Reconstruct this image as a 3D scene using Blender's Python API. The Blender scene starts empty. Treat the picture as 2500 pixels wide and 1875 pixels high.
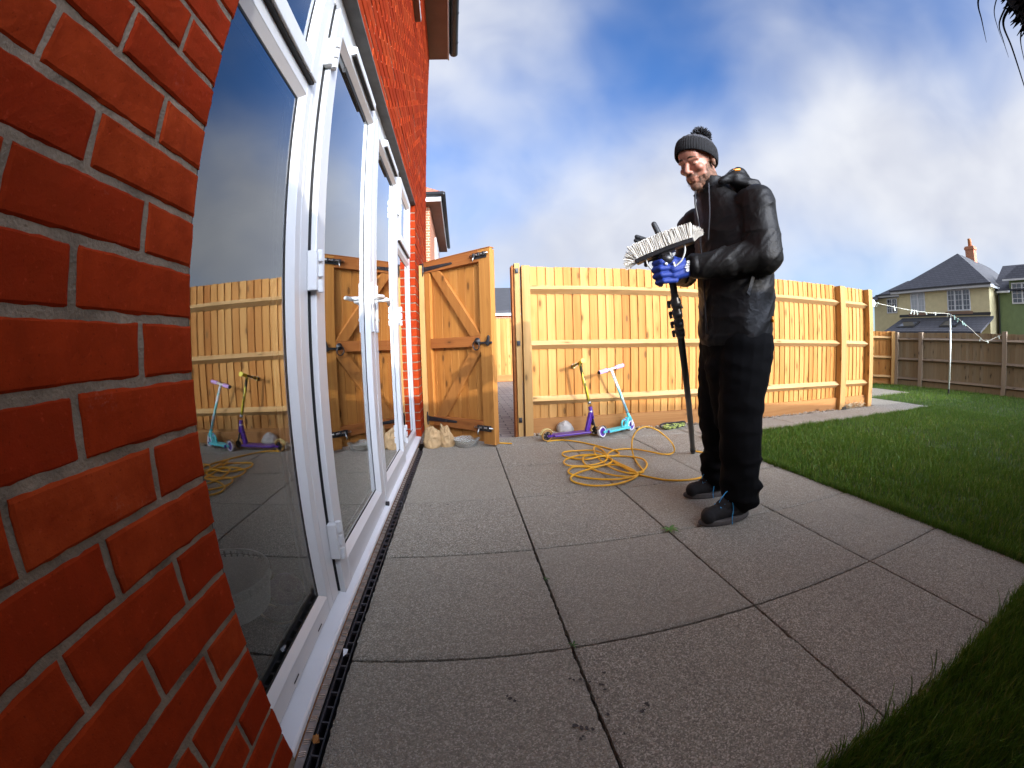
import bpy, bmesh, math, random
import numpy as np
from mathutils import Vector, Matrix, Euler, noise as mnoise

S = bpy.context.scene
COL = S.collection
R = math.radians
rng = np.random.default_rng(7)
random.seed(7)

# ------------------------------------------------------------------ camera (wide-angle action camera lens)
CAM = (0.3873, 0.0, 0.7994)
yaw, pit, roll = 0.12233, -0.08724, -0.02806
fw = Vector((math.sin(yaw)*math.cos(pit), math.cos(yaw)*math.cos(pit), math.sin(pit)))
ri = Vector((math.cos(yaw), -math.sin(yaw), 0)); up = ri.cross(fw)
c_, s_ = math.cos(roll), math.sin(roll)
ri, up = c_*ri + s_*up, -s_*ri + c_*up
cd = bpy.data.cameras.new('camera'); cam = bpy.data.objects.new('camera', cd); COL.objects.link(cam)
m3 = Matrix((ri, up, -fw)).transposed()
cam.matrix_world = Matrix.Translation(CAM) @ m3.to_4x4()
cd.type = 'PANO'; cd.panorama_type = 'FISHEYE_LENS_POLYNOMIAL'
cd.sensor_fit = 'HORIZONTAL'; cd.sensor_width = 36; cd.sensor_height = 27
q_ = 2500/36/1000
cd.fisheye_fov = math.pi
cd.fisheye_polynomial_k0 = 0
cd.fisheye_polynomial_k1 = -1.00741*q_
cd.fisheye_polynomial_k2 = -0.00147*q_**2
cd.fisheye_polynomial_k3 = 0.10669*q_**3
cd.fisheye_polynomial_k4 = -0.05287*q_**4
cd.clip_start = 0.01; cd.clip_end = 2000
S.camera = cam

# ------------------------------------------------------------------ world, sun, exposure
SUN = Vector((0.40, -1.0, 0.314)).normalized()          # towards the sun
S.view_settings.view_transform = 'Standard'; S.view_settings.look = 'None'
S.view_settings.exposure = 1.15; S.view_settings.gamma = 1
W = bpy.data.worlds.new('World'); S.world = W; W.use_nodes = True
nt = W.node_tree; nt.nodes.clear()
def N(tree, typ, **kw):
    n = tree.nodes.new(typ)
    for k, v in kw.items(): setattr(n, k, v)
    return n
out = N(nt, 'ShaderNodeOutputWorld'); bg = N(nt, 'ShaderNodeBackground'); bg.inputs[1].default_value = 0.13
sky = N(nt, 'ShaderNodeTexSky', sky_type='NISHITA'); sky.sun_disc = False
sky.sun_elevation = math.asin(SUN.z); sky.sun_rotation = math.atan2(SUN.x, SUN.y)
sky.air_density = 1.2; sky.dust_density = 0.2; sky.ozone_density = 3.0
tc = N(nt, 'ShaderNodeTexCoord')
def mth(tree, op, a, b=None, clamp=False):
    n = N(tree, 'ShaderNodeMath', operation=op); n.use_clamp = clamp
    for i, x in enumerate((a, b)):
        if x is None: continue
        if isinstance(x, (int, float)): n.inputs[i].default_value = x
        else: tree.links.new(x, n.inputs[i])
    return n.outputs[0]
def ramp(tree, val, a, b, lo=0.0, hi=1.0, interp='SMOOTHSTEP'):
    n = N(tree, 'ShaderNodeMapRange', interpolation_type=interp)
    n.inputs[1].default_value = a; n.inputs[2].default_value = b; n.inputs[3].default_value = lo; n.inputs[4].default_value = hi
    tree.links.new(val, n.inputs[0]); return n.outputs[0]
FILL_GLOW = 22.0
# cloud cover where it stands in the sky: direction x, y, z and amount
COVER = [(-0.018,0.713,0.701,0.48),(0.183,0.694,0.697,0.48),(0.374,0.63,0.68,0.28),(0.543,0.527,0.654,0.28),(0.681,0.389,0.62,0.48),(0.784,0.22,0.581,0.307),(0.087,0.764,0.64,0.48),(0.291,0.721,0.629,0.28),(0.477,0.634,0.609,0.088),(0.635,0.51,0.58,0.408),(0.759,0.354,0.546,0.332),(0.844,0.168,0.509,0.558),(-0.016,0.818,0.575,0.412),(0.197,0.797,0.57,0.415),(0.399,0.73,0.555,0.145),(0.576,0.621,0.532,0.342),(0.721,0.477,0.503,0.762),(0.828,0.304,0.471,0.584),(0.094,0.859,0.504,0.311),(0.309,0.813,0.494,0.248),(0.504,0.721,0.476,0.431),(0.668,0.591,0.452,0.778),(0.797,0.429,0.425,0.897),(0.886,0.24,0.397,0.82),(-0.016,0.903,0.43,0.113),(0.208,0.881,0.425,0.366),(0.419,0.809,0.412,0.7),(0.603,0.694,0.393,0.8),(0.752,0.545,0.371,0.92),(0.863,0.367,0.347,0.87),(0.098,0.932,0.35,0.64),(0.321,0.884,0.341,0.82),(0.524,0.787,0.326,0.87),(0.694,0.651,0.309,0.87),(0.825,0.484,0.29,0.92),(0.917,0.292,0.273,0.82),(-0.018,0.963,0.269,0.7),(0.214,0.941,0.263,0.72),(0.432,0.866,0.253,0.87),(0.622,0.746,0.24,0.74),(0.774,0.591,0.226,0.72),(0.887,0.41,0.213,0.72),(0.098,0.979,0.18,0.62),(0.329,0.929,0.173,0.72),(0.536,0.828,0.164,0.67),(0.71,0.687,0.154,0.47),(0.843,0.517,0.146,0.36),(0.936,0.323,0.14,0.52),(-0.023,0.995,0.095,0.72),(0.215,0.973,0.088,0.77),(0.438,0.895,0.082,0.62),(0.631,0.772,0.076,0.38),(0.786,0.614,0.073,0.2),(0.9,0.43,0.071,0.42)]
num = den = None
for x_, y_, z_, c_v in COVER:
    dp = N(nt, 'ShaderNodeVectorMath', operation='DOT_PRODUCT')
    nt.links.new(tc.outputs['Generated'], dp.inputs[0]); dp.inputs[1].default_value = Vector((x_, y_, z_)).normalized()
    e_ = mth(nt, 'EXPONENT', mth(nt, 'MULTIPLY', mth(nt, 'SUBTRACT', dp.outputs['Value'], 1.0), 95.0))
    w_ = mth(nt, 'MULTIPLY', e_, c_v)
    num = w_ if num is None else mth(nt, 'ADD', num, w_); den = e_ if den is None else mth(nt, 'ADD', den, e_)
tot = mth(nt, 'DIVIDE', mth(nt, 'ADD', num, .0065), mth(nt, 'ADD', den, .01))
sep = N(nt, 'ShaderNodeSeparateXYZ'); nt.links.new(tc.outputs['Generated'], sep.inputs[0])
mp = N(nt, 'ShaderNodeMapping'); mp.inputs['Scale'].default_value = (1.0, 1.0, 1.15); mp.inputs['Location'].default_value = (3.1, 1.7, 0.4)
nt.links.new(tc.outputs['Generated'], mp.inputs[0])
def wnoise(scale, detail, rough, dist=0.0):
    n = N(nt, 'ShaderNodeTexNoise'); n.inputs['Scale'].default_value = scale; n.inputs['Detail'].default_value = detail
    n.inputs['Roughness'].default_value = rough; n.inputs['Distortion'].default_value = dist
    nt.links.new(mp.outputs[0], n.inputs[0]); return n.outputs[0]
n1 = wnoise(2.2, 3, .45, .3); n2 = wnoise(7.0, 3, .5, .3); n3 = wnoise(2.0, 3, .5)
s1 = mth(nt, 'MULTIPLY', mth(nt, 'SUBTRACT', n1, .5), .95); s2 = mth(nt, 'MULTIPLY', mth(nt, 'SUBTRACT', n2, .5), .16)
dens = mth(nt, 'ADD', mth(nt, 'ADD', tot, s1), s2)
mask = ramp(nt, dens, 0.10, 0.78, 0.03, 0.97)
shade = mth(nt, 'ADD', mth(nt, 'MULTIPLY', n3, .55), mth(nt, 'MULTIPLY', n2, .35))
cl = N(nt, 'ShaderNodeMix', data_type='RGBA')
nt.links.new(ramp(nt, shade, .28, .60), cl.inputs[0])
cl.inputs[6].default_value = (2.35, 2.45, 2.8, 1); cl.inputs[7].default_value = (3.15, 3.22, 3.4, 1)
mx = N(nt, 'ShaderNodeMix', data_type='RGBA'); nt.links.new(mask, mx.inputs[0])
deep = N(nt, 'ShaderNodeMix', data_type='RGBA', blend_type='MULTIPLY'); deep.inputs[0].default_value = 1; deep.inputs[7].default_value = (.33, .56, .90, 1)
nt.links.new(sky.outputs[0], deep.inputs[6]); nt.links.new(deep.outputs[2], mx.inputs[6]); nt.links.new(cl.outputs[2], mx.inputs[7])
# sky boosted around the sun, out of view: added fill for the shaded patio
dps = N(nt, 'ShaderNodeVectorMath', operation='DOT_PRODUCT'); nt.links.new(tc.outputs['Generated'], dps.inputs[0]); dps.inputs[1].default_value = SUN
glow = ramp(nt, dps.outputs['Value'], 0.76, 1.0, 1.0, FILL_GLOW)
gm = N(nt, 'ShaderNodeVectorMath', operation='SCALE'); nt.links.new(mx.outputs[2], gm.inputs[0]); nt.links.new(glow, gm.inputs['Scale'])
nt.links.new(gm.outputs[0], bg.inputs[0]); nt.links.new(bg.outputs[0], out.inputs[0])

sd = bpy.data.lights.new('sun', 'SUN'); so = bpy.data.objects.new('sun', sd); COL.objects.link(so)
sd.energy = 2.1; sd.angle = R(0.5); sd.color = (1.0, 0.92, 0.78)
so.rotation_euler = SUN.to_track_quat('Z', 'Y').to_euler()

# ------------------------------------------------------------------ helpers
def tag(o, label=None, cat=None, group=None, kind=None):
    if label: o['label'] = label
    if cat: o['category'] = cat
    if group: o['group'] = group
    if kind: o['kind'] = kind
    return o
def empty(name, loc, label, cat, group=None):
    o = bpy.data.objects.new(name, None); COL.objects.link(o); o.location = loc; o.empty_display_size = .1
    return tag(o, label, cat, group)
def origin(o):
    p = Vector((0, 0, 0))
    while o is not None: p += Vector(o.location); o = o.parent
    return p
class MB:
    """collects shapes in world coordinates and links them as one mesh object"""
    def __init__(s): s.v = []; s.f = []; s.r = []; s.m = []; s.mi = 0
    def add(s, vs, fs, rnd=None):
        b = len(s.v); s.v += [tuple(v) for v in vs]
        rnd = random.random() if rnd is None else rnd
        for f in fs: s.f.append(tuple(i+b for i in f)); s.r.append(rnd); s.m.append(s.mi)
        return s
    def box(s, a, b, M=None, rnd=None):
        (x0, y0, z0), (x1, y1, z1) = a, b
        vs = [Vector(p) for p in ((x0,y0,z0),(x1,y0,z0),(x1,y1,z0),(x0,y1,z0),(x0,y0,z1),(x1,y0,z1),(x1,y1,z1),(x0,y1,z1))]
        if M is not None: vs = [M @ v for v in vs]
        return s.add(vs, [(0,3,2,1),(4,5,6,7),(0,1,5,4),(1,2,6,5),(2,3,7,6),(3,0,4,7)], rnd)
    def prism(s, poly, axis, a, b, M=None, rnd=None):
        """poly: 2-D outline; axis 0/1/2 the extrusion axis"""
        def P(p, t):
            v = [0, 0, 0]; o = [i for i in range(3) if i != axis]; v[axis] = t; v[o[0]], v[o[1]] = p
            v = Vector(v); return M @ v if M is not None else v
        n = len(poly); vs = [P(p, a) for p in poly] + [P(p, b) for p in poly]
        fs = [tuple(range(n))[::-1], tuple(range(n, 2*n))] + [(i, (i+1) % n, n+(i+1) % n, n+i) for i in range(n)]
        return s.add(vs, fs, rnd)
    def tube(s, pts, r, n=8, cap=True, rnd=None, closed=False):
        pts = [Vector(p) for p in pts]; k = len(pts)
        rad = r if hasattr(r, '__len__') else [r]*k
        vs = []; fs = []; prev = None
        for i, p in enumerate(pts):
            if closed: t = pts[(i+1) % k] - pts[i-1]
            else: t = pts[min(i+1, k-1)] - pts[max(i-1, 0)]
            if t.length < 1e-9: t = Vector((0, 0, 1))
            t.normalize()
            if prev is None: a = t.orthogonal().normalized()
            else:
                a = prev - t*prev.dot(t)
                a = a.normalized() if a.length > 1e-6 else t.orthogonal().normalized()
            prev = a; b = t.cross(a)
            for j in range(n):
                w = 2*math.pi*j/n; vs.append(p + (a*math.cos(w) + b*math.sin(w))*rad[i])
        for i in range(k if closed else k-1):
            for j in range(n):
                a0 = i*n+j; a1 = i*n+(j+1) % n; i2 = (i+1) % k
                fs.append((a0, a1, i2*n+(j+1) % n, i2*n+j))
        if cap and not closed: fs += [tuple(range(n))[::-1], tuple(range((k-1)*n, k*n))]
        return s.add(vs, fs, rnd)
    def lathe(s, prof, n=24, M=None, rnd=None, cap=True):
        vs = []; fs = []
        for r, z in prof:
            for j in range(n):
                w = 2*math.pi*j/n; v = Vector((r*math.cos(w), r*math.sin(w), z)); vs.append(M @ v if M is not None else v)
        k = len(prof)
        for i in range(k-1):
            for j in range(n): fs.append((i*n+j, i*n+(j+1) % n, (i+1)*n+(j+1) % n, (i+1)*n+j))
        if cap: fs += [tuple(range(n))[::-1], tuple(range((k-1)*n, k*n))]
        return s.add(vs, fs, rnd)
    def ball(s, c, r, M=None, nu=12, nv=8, rnd=None):
        rx, ry, rz = r if hasattr(r, '__len__') else (r, r, r)
        vs = [Vector((0, 0, -1))]
        for i in range(1, nv):
            ph = -math.pi/2 + math.pi*i/nv
            vs += [Vector((math.cos(ph)*math.cos(2*math.pi*j/nu), math.cos(ph)*math.sin(2*math.pi*j/nu), math.sin(ph))) for j in range(nu)]
        vs.append(Vector((0, 0, 1)))
        vs = [Vector((v.x*rx, v.y*ry, v.z*rz)) for v in vs]
        if M is not None: vs = [M @ v for v in vs]
        vs = [v + Vector(c) for v in vs]
        fs = [(0, 1+(j+1) % nu, 1+j) for j in range(nu)]
        for i in range(nv-2):
            for j in range(nu):
                a = 1+i*nu+j; b = 1+i*nu+(j+1) % nu; fs.append((a, b, b+nu, a+nu))
        l = len(vs)-1; fs += [(l, 1+(nv-2)*nu+j, 1+(nv-2)*nu+(j+1) % nu) for j in range(nu)]
        return s.add(vs, fs, rnd)
    def capsule(s, a, b, ra, rb, n=12):
        a, b = Vector(a), Vector(b); t = (b-a); L = t.length; t.normalize()
        pts = []; rad = []
        for k in range(5):
            w = math.pi/2*(1-k/4); pts.append(a - t*ra*math.sin(w)); rad.append(max(ra*math.cos(w), 1e-4))
        for k in range(5):
            w = math.pi/2*k/4; pts.append(b + t*rb*math.sin(w)); rad.append(max(rb*math.cos(w), 1e-4))
        return s.tube(pts, rad, n)
    def build(s, name, mat, parent=None, smooth=False, bevel=0, seg=2, subs=0, autos=None):
        me = bpy.data.meshes.new(name)
        o = bpy.data.objects.new(name, me); COL.objects.link(o)
        off = Vector((0, 0, 0))
        if parent is not None: o.parent = parent; off = origin(parent)
        me.from_pydata([tuple(Vector(v)-off) for v in s.v], [], s.f)
        mats = mat if isinstance(mat, (list, tuple)) else [mat]
        for m in mats: me.materials.append(m)
        if len(mats) > 1: me.polygons.foreach_set('material_index', s.m)
        at = me.attributes.new('rnd', 'FLOAT', 'FACE'); at.data.foreach_set('value', s.r)
        if smooth: me.polygons.foreach_set('use_smooth', [True]*len(s.f))
        me.update()
        if bevel:
            b = o.modifiers.new('b', 'BEVEL'); b.width = bevel; b.segments = seg; b.limit_method = 'ANGLE'; b.angle_limit = R(40)
        if subs:
            b = o.modifiers.new('s', 'SUBSURF'); b.levels = subs; b.render_levels = subs
        return o
def copy_tree(o, parent=None):
    c = o.copy(); COL.objects.link(c); c.parent = parent
    for ch in list(o.children): copy_tree(ch, c)
    return c
def spline(pts, n=8, closed=False):
    """Catmull-Rom through pts"""
    P = [Vector(p) for p in pts]; k = len(P); out = []
    for i in range(k if closed else k-1):
        if closed: a, b, c, d = P[i-1], P[i], P[(i+1) % k], P[(i+2) % k]
        else: a, b, c, d = P[max(i-1, 0)], P[i], P[i+1], P[min(i+2, k-1)]
        for j in range(n):
            t = j/n; out.append(.5*((2*b)+(c-a)*t+(2*a-5*b+4*c-d)*t*t+(3*b-a-3*c+d)*t**3))
    if not closed: out.append(P[-1])
    return out
def fbm(v, o=4):
    return mnoise.fractal(Vector(v), 0.9, 2.1, o)

# ------------------------------------------------------------------ materials
def newmat(name):
    m = bpy.data.materials.new(name); m.use_nodes = True; t = m.node_tree
    return m, t, t.nodes['Principled BSDF']
def rgb(c): return (c[0], c[1], c[2], 1)
def mixc(t, fac, a, b, mode='MIX'):
    n = N(t, 'ShaderNodeMix', data_type='RGBA', blend_type=mode)
    for i, x in ((0, fac), (6, a), (7, b)):
        if isinstance(x, (int, float)): n.inputs[i].default_value = x
        elif isinstance(x, tuple): n.inputs[i].default_value = rgb(x)
        else: t.links.new(x, n.inputs[i])
    return n.outputs[2]
def tnoise(t, vec, scale, detail=4, rough=.55, dist=0.0):
    n = N(t, 'ShaderNodeTexNoise'); n.inputs['Scale'].default_value = scale; n.inputs['Detail'].default_value = detail
    n.inputs['Roughness'].default_value = rough; n.inputs['Distortion'].default_value = dist
    if vec is not None: t.links.new(vec, n.inputs[0])
    return n.outputs[0]
def tmap(t, vec, scale=(1, 1, 1), loc=(0, 0, 0)):
    n = N(t, 'ShaderNodeMapping'); n.inputs['Scale'].default_value = scale; n.inputs['Location'].default_value = loc
    t.links.new(vec, n.inputs[0]); return n.outputs[0]
def coord(t): return N(t, 'ShaderNodeTexCoord').outputs['Object']
def attr(t): return N(t, 'ShaderNodeAttribute', attribute_name='rnd').outputs['Fac']
def bump(t, bs, h, strength=.3, dist=.002):
    n = N(t, 'ShaderNodeBump'); n.inputs['Strength'].default_value = strength; n.inputs['Distance'].default_value = dist
    t.links.new(h, n.inputs['Height']); t.links.new(n.outputs[0], bs.inputs['Normal'])
def offs(t, vec, k=37.0):
    """shift the texture by the piece's own random number"""
    cx = N(t, 'ShaderNodeCombineXYZ'); r_ = attr(t); m1 = mth(t, 'MULTIPLY', r_, k); m2 = mth(t, 'MULTIPLY', r_, k*2.3)
    t.links.new(m1, cx.inputs[0]); t.links.new(m2, cx.inputs[1]); t.links.new(m1, cx.inputs[2])
    a = N(t, 'ShaderNodeVectorMath', operation='ADD'); t.links.new(vec, a.inputs[0]); t.links.new(cx.outputs[0], a.inputs[1]); return a.outputs[0]
def pm(name, col, rough=.5, var=.12, scale=8., bs=0., bscale=60., bdist=.002, metal=0., spec=None, sheen=0.):
    m, t, b = newmat(name); v = coord(t)
    n = ramp(t, tnoise(t, v, scale, 5), .3, .7, interp='LINEAR')
    lo = tuple(c*(1-var) for c in col); hi = tuple(min(1, c*(1+var)) for c in col)
    t.links.new(mixc(t, n, lo, hi), b.inputs['Base Color'])
    b.inputs['Roughness'].default_value = rough; b.inputs['Metallic'].default_value = metal
    if spec is not None: b.inputs['Specular IOR Level'].default_value = spec
    if sheen: b.inputs['Sheen Weight'].default_value = sheen
    if bs: bump(t, b, tnoise(t, v, bscale, 4), bs, bdist)
    return m
def wood(name, light, dark, axis=2, rough=.7, knots=True, var=.5, grey=0.0):
    m, t, b = newmat(name); v = offs(t, coord(t))
    sc = [9., 9., 9.]; sc[axis] = .55; g1 = tnoise(t, tmap(t, v, tuple(sc)), 1.5, 5, .6, .8)
    sc = [55., 55., 55.]; sc[axis] = 1.2; g2 = tnoise(t, tmap(t, v, tuple(sc)), 1.5, 4, .6)
    f = mth(t, 'ADD', mth(t, 'MULTIPLY', g1, .65), mth(t, 'MULTIPLY', g2, .35))
    f = ramp(t, f, .34, .68, interp='LINEAR')
    c = mixc(t, f, light, dark)
    pr = attr(t)
    tone = N(t, 'ShaderNodeValToRGB'); e = tone.color_ramp.elements
    e[0].position = 0; e[0].color = (1-var*.40, 1-var*.72, 1-var*1.05, 1); e[1].position = 1; e[1].color = (1+var*.20, 1+var*.32, 1+var*.55, 1)
    x = e.new(.5); x.color = (.98, .92, .84, 1)
    t.links.new(mth(t, 'FRACT', mth(t, 'MULTIPLY', pr, 7.77)), tone.inputs[0])
    c = mixc(t, 1.0, c, tone.outputs[0], 'MULTIPLY')
    h = g2
    if knots:
        sc = [14., 14., 14.]; sc[axis] = 5.2
        vo = N(t, 'ShaderNodeTexVoronoi', feature='F1'); vo.inputs['Scale'].default_value = 1.0; vo.inputs['Randomness'].default_value = 1.0
        t.links.new(tmap(t, v, tuple(sc)), vo.inputs[0])
        sep = N(t, 'ShaderNodeSeparateColor'); t.links.new(vo.outputs['Color'], sep.inputs[0])
        on = ramp(t, sep.outputs[0], .66, .68)
        k1 = mth(t, 'MULTIPLY', on, ramp(t, vo.outputs['Distance'], .13, .22, 1., 0.))
        k0 = mth(t, 'MULTIPLY', on, ramp(t, vo.outputs['Distance'], .18, .50, .55, 0.))
        kd = tuple(d*.42 for d in dark); kl = tuple(d*.78 for d in dark)
        c = mixc(t, k0, c, kl); c = mixc(t, k1, c, kd)
    t.links.new(c, b.inputs['Base Color']); b.inputs['Roughness'].default_value = rough
    b.inputs['Specular IOR Level'].default_value = .25
    bump(t, b, h, .25, .002)
    return m

PINE_L, PINE_D = (.50, .270, .082), (.385, .165, .034)
M = {}
M['pine'] = wood('pine_boards', PINE_L, PINE_D, 2, var=.50)
M['pine_x'] = wood('pine_rails', (.56, .385, .19), (.44, .27, .105), 0, var=.12)
M['pine_post'] = wood('pine_posts', (.48, .295, .115), (.35, .19, .058), 2, var=.15)
M['gravel_board'] = wood('gravel_board_timber', (.44, .22, .075), (.31, .135, .04), 0, var=.25)
M['gate'] = wood('gate_boards', (.47, .215, .050), (.32, .125, .025), 2, var=.30)
M['gate_frame'] = wood('gate_frame_timber', (.39, .165, .040), (.27, .10, .021), 2, var=.12)
M['gate_rail'] = wood('gate_rail_timber', (.36, .135, .035), (.25, .08, .018), 0, var=.10)
M['weathered'] = wood('weathered_boards', (.28, .215, .13), (.20, .145, .085), 2, var=.22)
M['weathered_x'] = wood('weathered_rails', (.26, .205, .15), (.19, .14, .10), 0, var=.1)
M['weathered_post'] = wood('weathered_posts', (.33, .27, .20), (.24, .18, .13), 2, var=.1)
M['upvc'] = pm('white_upvc', (.58, .58, .575), .28, .02, 3., spec=.5)
M['upvc_sill'] = pm('white_sill', (.72, .74, .76), .35, .04, 6.)
M['gasket'] = pm('black_gasket', (.008, .008, .008), .6)
M['black_plastic'] = pm('black_plastic', (.012, .012, .013), .38, .2, 20.)
M['black_iron'] = pm('black_iron', (.018, .018, .02), .5, .3, 40., .2, 200.)
M['bolt_metal'] = pm('galvanised_metal', (.5, .5, .48), .35, .2, 30., metal=1.)
M['lintel'] = pm('grey_lintel', (.10, .10, .095), .7, .25, 12., .15, 90.)
M['soffit'] = pm('brown_soffit', (.20, .115, .07), .6, .08, 5.)
M['roof_tile'] = pm('slate_roof', (.035, .036, .042), .75, .3, 9., .3, 30.)
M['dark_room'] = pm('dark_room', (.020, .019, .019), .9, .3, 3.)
M['rubber'] = pm('black_rubber', (.012, .011, .011), .65)

# brick, mortar, paving, grass materials
def brick_mat(name, a, b_, c):
    m, t, b = newmat(name); v = coord(t); pr = attr(t)
    r_ = N(t, 'ShaderNodeValToRGB'); e = r_.color_ramp.elements
    e[0].position = 0; e[0].color = rgb(a); e[1].position = 1; e[1].color = rgb(c); x = e.new(.5); x.color = rgb(b_)
    t.links.new(pr, r_.inputs[0])
    n = ramp(t, tnoise(t, offs(t, v), 22, 5, .6), .35, .75, interp='LINEAR')
    col = mixc(t, n, r_.outputs[0], tuple(k*.72 for k in b_))
    sp = ramp(t, tnoise(t, v, 130, 3, .6), .60, .74)
    col = mixc(t, mth(t, 'MULTIPLY', sp, .35), col, tuple(min(1, k*1.7+.02) for k in b_))
    old = ramp(t, tnoise(t, v, 3.1, 6, .65, .6), .42, .72); col = mixc(t, mth(t, 'MULTIPLY', old, .45), col, tuple(k*.55 for k in b_))
    salt = mth(t, 'MULTIPLY', ramp(t, tnoise(t, v, 7.5, 6, .7, .4), .60, .78), ramp(t, tnoise(t, v, 180, 3, .7), .45, .65)); col = mixc(t, mth(t, 'MULTIPLY', salt, .45), col, (.34, .20, .14))
    pits = ramp(t, tnoise(t, v, 260, 2, .5), .66, .72)
    col = mixc(t, mth(t, 'MULTIPLY', pits, .5), col, tuple(k*.3 for k in b_))
    t.links.new(col, b.inputs['Base Color']); b.inputs['Roughness'].default_value = .92; b.inputs['Specular IOR Level'].default_value = .05
    h = mth(t, 'ADD', tnoise(t, v, 90, 5, .65), mth(t, 'MULTIPLY', tnoise(t, v, 400, 3, .6), .5))
    bump(t, b, h, .5, .002); return m
M['brick'] = brick_mat('red_brick', (.24, .021, .005), (.29, .030, .006), (.34, .048, .011))
M['mortar'] = pm('sand_mortar', (.21, .165, .12), .95, .38, 14., .8, 200., .004, spec=.1)
def paving_mat(name, base, hi, lo):
    m, t, b = newmat(name); v = coord(t)
    vo = N(t, 'ShaderNodeTexVoronoi', feature='F1'); vo.inputs['Scale'].default_value = 300; t.links.new(v, vo.inputs[0])
    sep = N(t, 'ShaderNodeSeparateColor'); t.links.new(vo.outputs['Color'], sep.inputs[0])
    vo2 = N(t, 'ShaderNodeTexVoronoi', feature='F1'); vo2.inputs['Scale'].default_value = 150; t.links.new(v, vo2.inputs[0])
    sep2 = N(t, 'ShaderNodeSeparateColor'); t.links.new(vo2.outputs['Color'], sep2.inputs[0])
    c = mixc(t, ramp(t, sep.outputs[0], .25, .95, interp='LINEAR'), lo, base)
    c = mixc(t, mth(t, 'MULTIPLY', ramp(t, sep.outputs[1], .80, .90), .75), c, hi)
    c = mixc(t, mth(t, 'MULTIPLY', ramp(t, sep2.outputs[0], .84, .90), .30), c, (.07, .06, .055))
    c = mixc(t, mth(t, 'MULTIPLY', ramp(t, sep2.outputs[1], .90, .95), .3), c, (.40, .30, .20))
    big = ramp(t, tnoise(t, v, 2.2, 5, .6), .3, .75, interp='LINEAR')
    c = mixc(t, mth(t, 'MULTIPLY', big, .34), c, tuple(k*.58 for k in base))
    alg = ramp(t, tnoise(t, v, 5.5, 6, .68, .5), .56, .78); c = mixc(t, mth(t, 'MULTIPLY', alg, .30), c, (.17, .17, .115))
    pr = attr(t); c = mixc(t, mth(t, 'MULTIPLY', pr, .42), c, tuple(k*.75 for k in base))
    t.links.new(c, b.inputs['Base Color']); b.inputs['Roughness'].default_value = .85; b.inputs['Specular IOR Level'].default_value = .25
    h = mth(t, 'ADD', tnoise(t, v, 330, 4, .6), mth(t, 'MULTIPLY', vo.outputs['Distance'], -60))
    bump(t, b, h, .55, .0016); return m
M['paving'] = paving_mat('aggregate_paving', (.52, .475, .385), (.82, .76, .65), (.24, .215, .17))
M['joint'] = pm('sandy_joint', (.028, .023, .018), .95, .4, 40., .4, 150.)
M['soil'] = pm('dark_soil', (.035, .026, .016), .95, .4, 20., .5, 60., .01)
def grass_mat():
    m, t, b = newmat('grass_blades'); pr = attr(t)
    r_ = N(t, 'ShaderNodeValToRGB'); e = r_.color_ramp.elements
    e[0].position = 0; e[0].color = (.050, .112, .009, 1); e[1].position = 1; e[1].color = (.30, .28, .085, 1)
    x = e.new(.45); x.color = (.088, .182, .014, 1); x = e.new(.85); x.color = (.145, .24, .026, 1)
    t.links.new(pr, r_.inputs[0])
    v = coord(t); big = ramp(t, tnoise(t, v, 1.4, 4, .6), .35, .7, interp='LINEAR')
    c = mixc(t, mth(t, 'MULTIPLY', big, .5), r_.outputs[0], (.060, .130, .012))
    t.links.new(c, b.inputs['Base Color']); b.inputs['Roughness'].default_value = .5; b.inputs['Specular IOR Level'].default_value = .3
    tr = N(t, 'ShaderNodeBsdfTranslucent'); t.links.new(c, tr.inputs[0])
    ms = N(t, 'ShaderNodeMixShader'); ms.inputs[0].default_value = .3
    t.links.new(b.outputs[0], ms.inputs[1]); t.links.new(tr.outputs[0], ms.inputs[2])
    t.links.new(ms.outputs[0], t.nodes['Material Output'].inputs[0]); return m
M['grass'] = grass_mat()
M['lawn'] = pm('lawn_soil', (.035, .055, .012), .95, .4, 9., .5, 60., .01)
def glass_mat():
    m, t, b = newmat('window_glass'); t.nodes.remove(b)
    fr = N(t, 'ShaderNodeFresnel'); fr.inputs[0].default_value = 1.5
    f = mth(t, 'ADD', mth(t, 'MULTIPLY', fr.outputs[0], 2.3), .06, clamp=True)
    gl = N(t, 'ShaderNodeBsdfGlossy'); gl.inputs['Roughness'].default_value = 0.0; gl.inputs[0].default_value = (.93, .96, .98, 1)
    bp = N(t, 'ShaderNodeBump'); bp.inputs['Strength'].default_value = .012; bp.inputs['Distance'].default_value = .01
    t.links.new(tnoise(t, coord(t), 3.0, 1, .4), bp.inputs['Height']); t.links.new(bp.outputs[0], gl.inputs['Normal'])
    tr = N(t, 'ShaderNodeBsdfTransparent'); tr.inputs[0].default_value = (.72, .78, .77, 1)
    ms = N(t, 'ShaderNodeMixShader'); t.links.new(f, ms.inputs[0]); t.links.new(tr.outputs[0], ms.inputs[1]); t.links.new(gl.outputs[0], ms.inputs[2])
    t.links.new(ms.outputs[0], t.nodes['Material Output'].inputs[0]); return m
M['glass'] = glass_mat()

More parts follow.
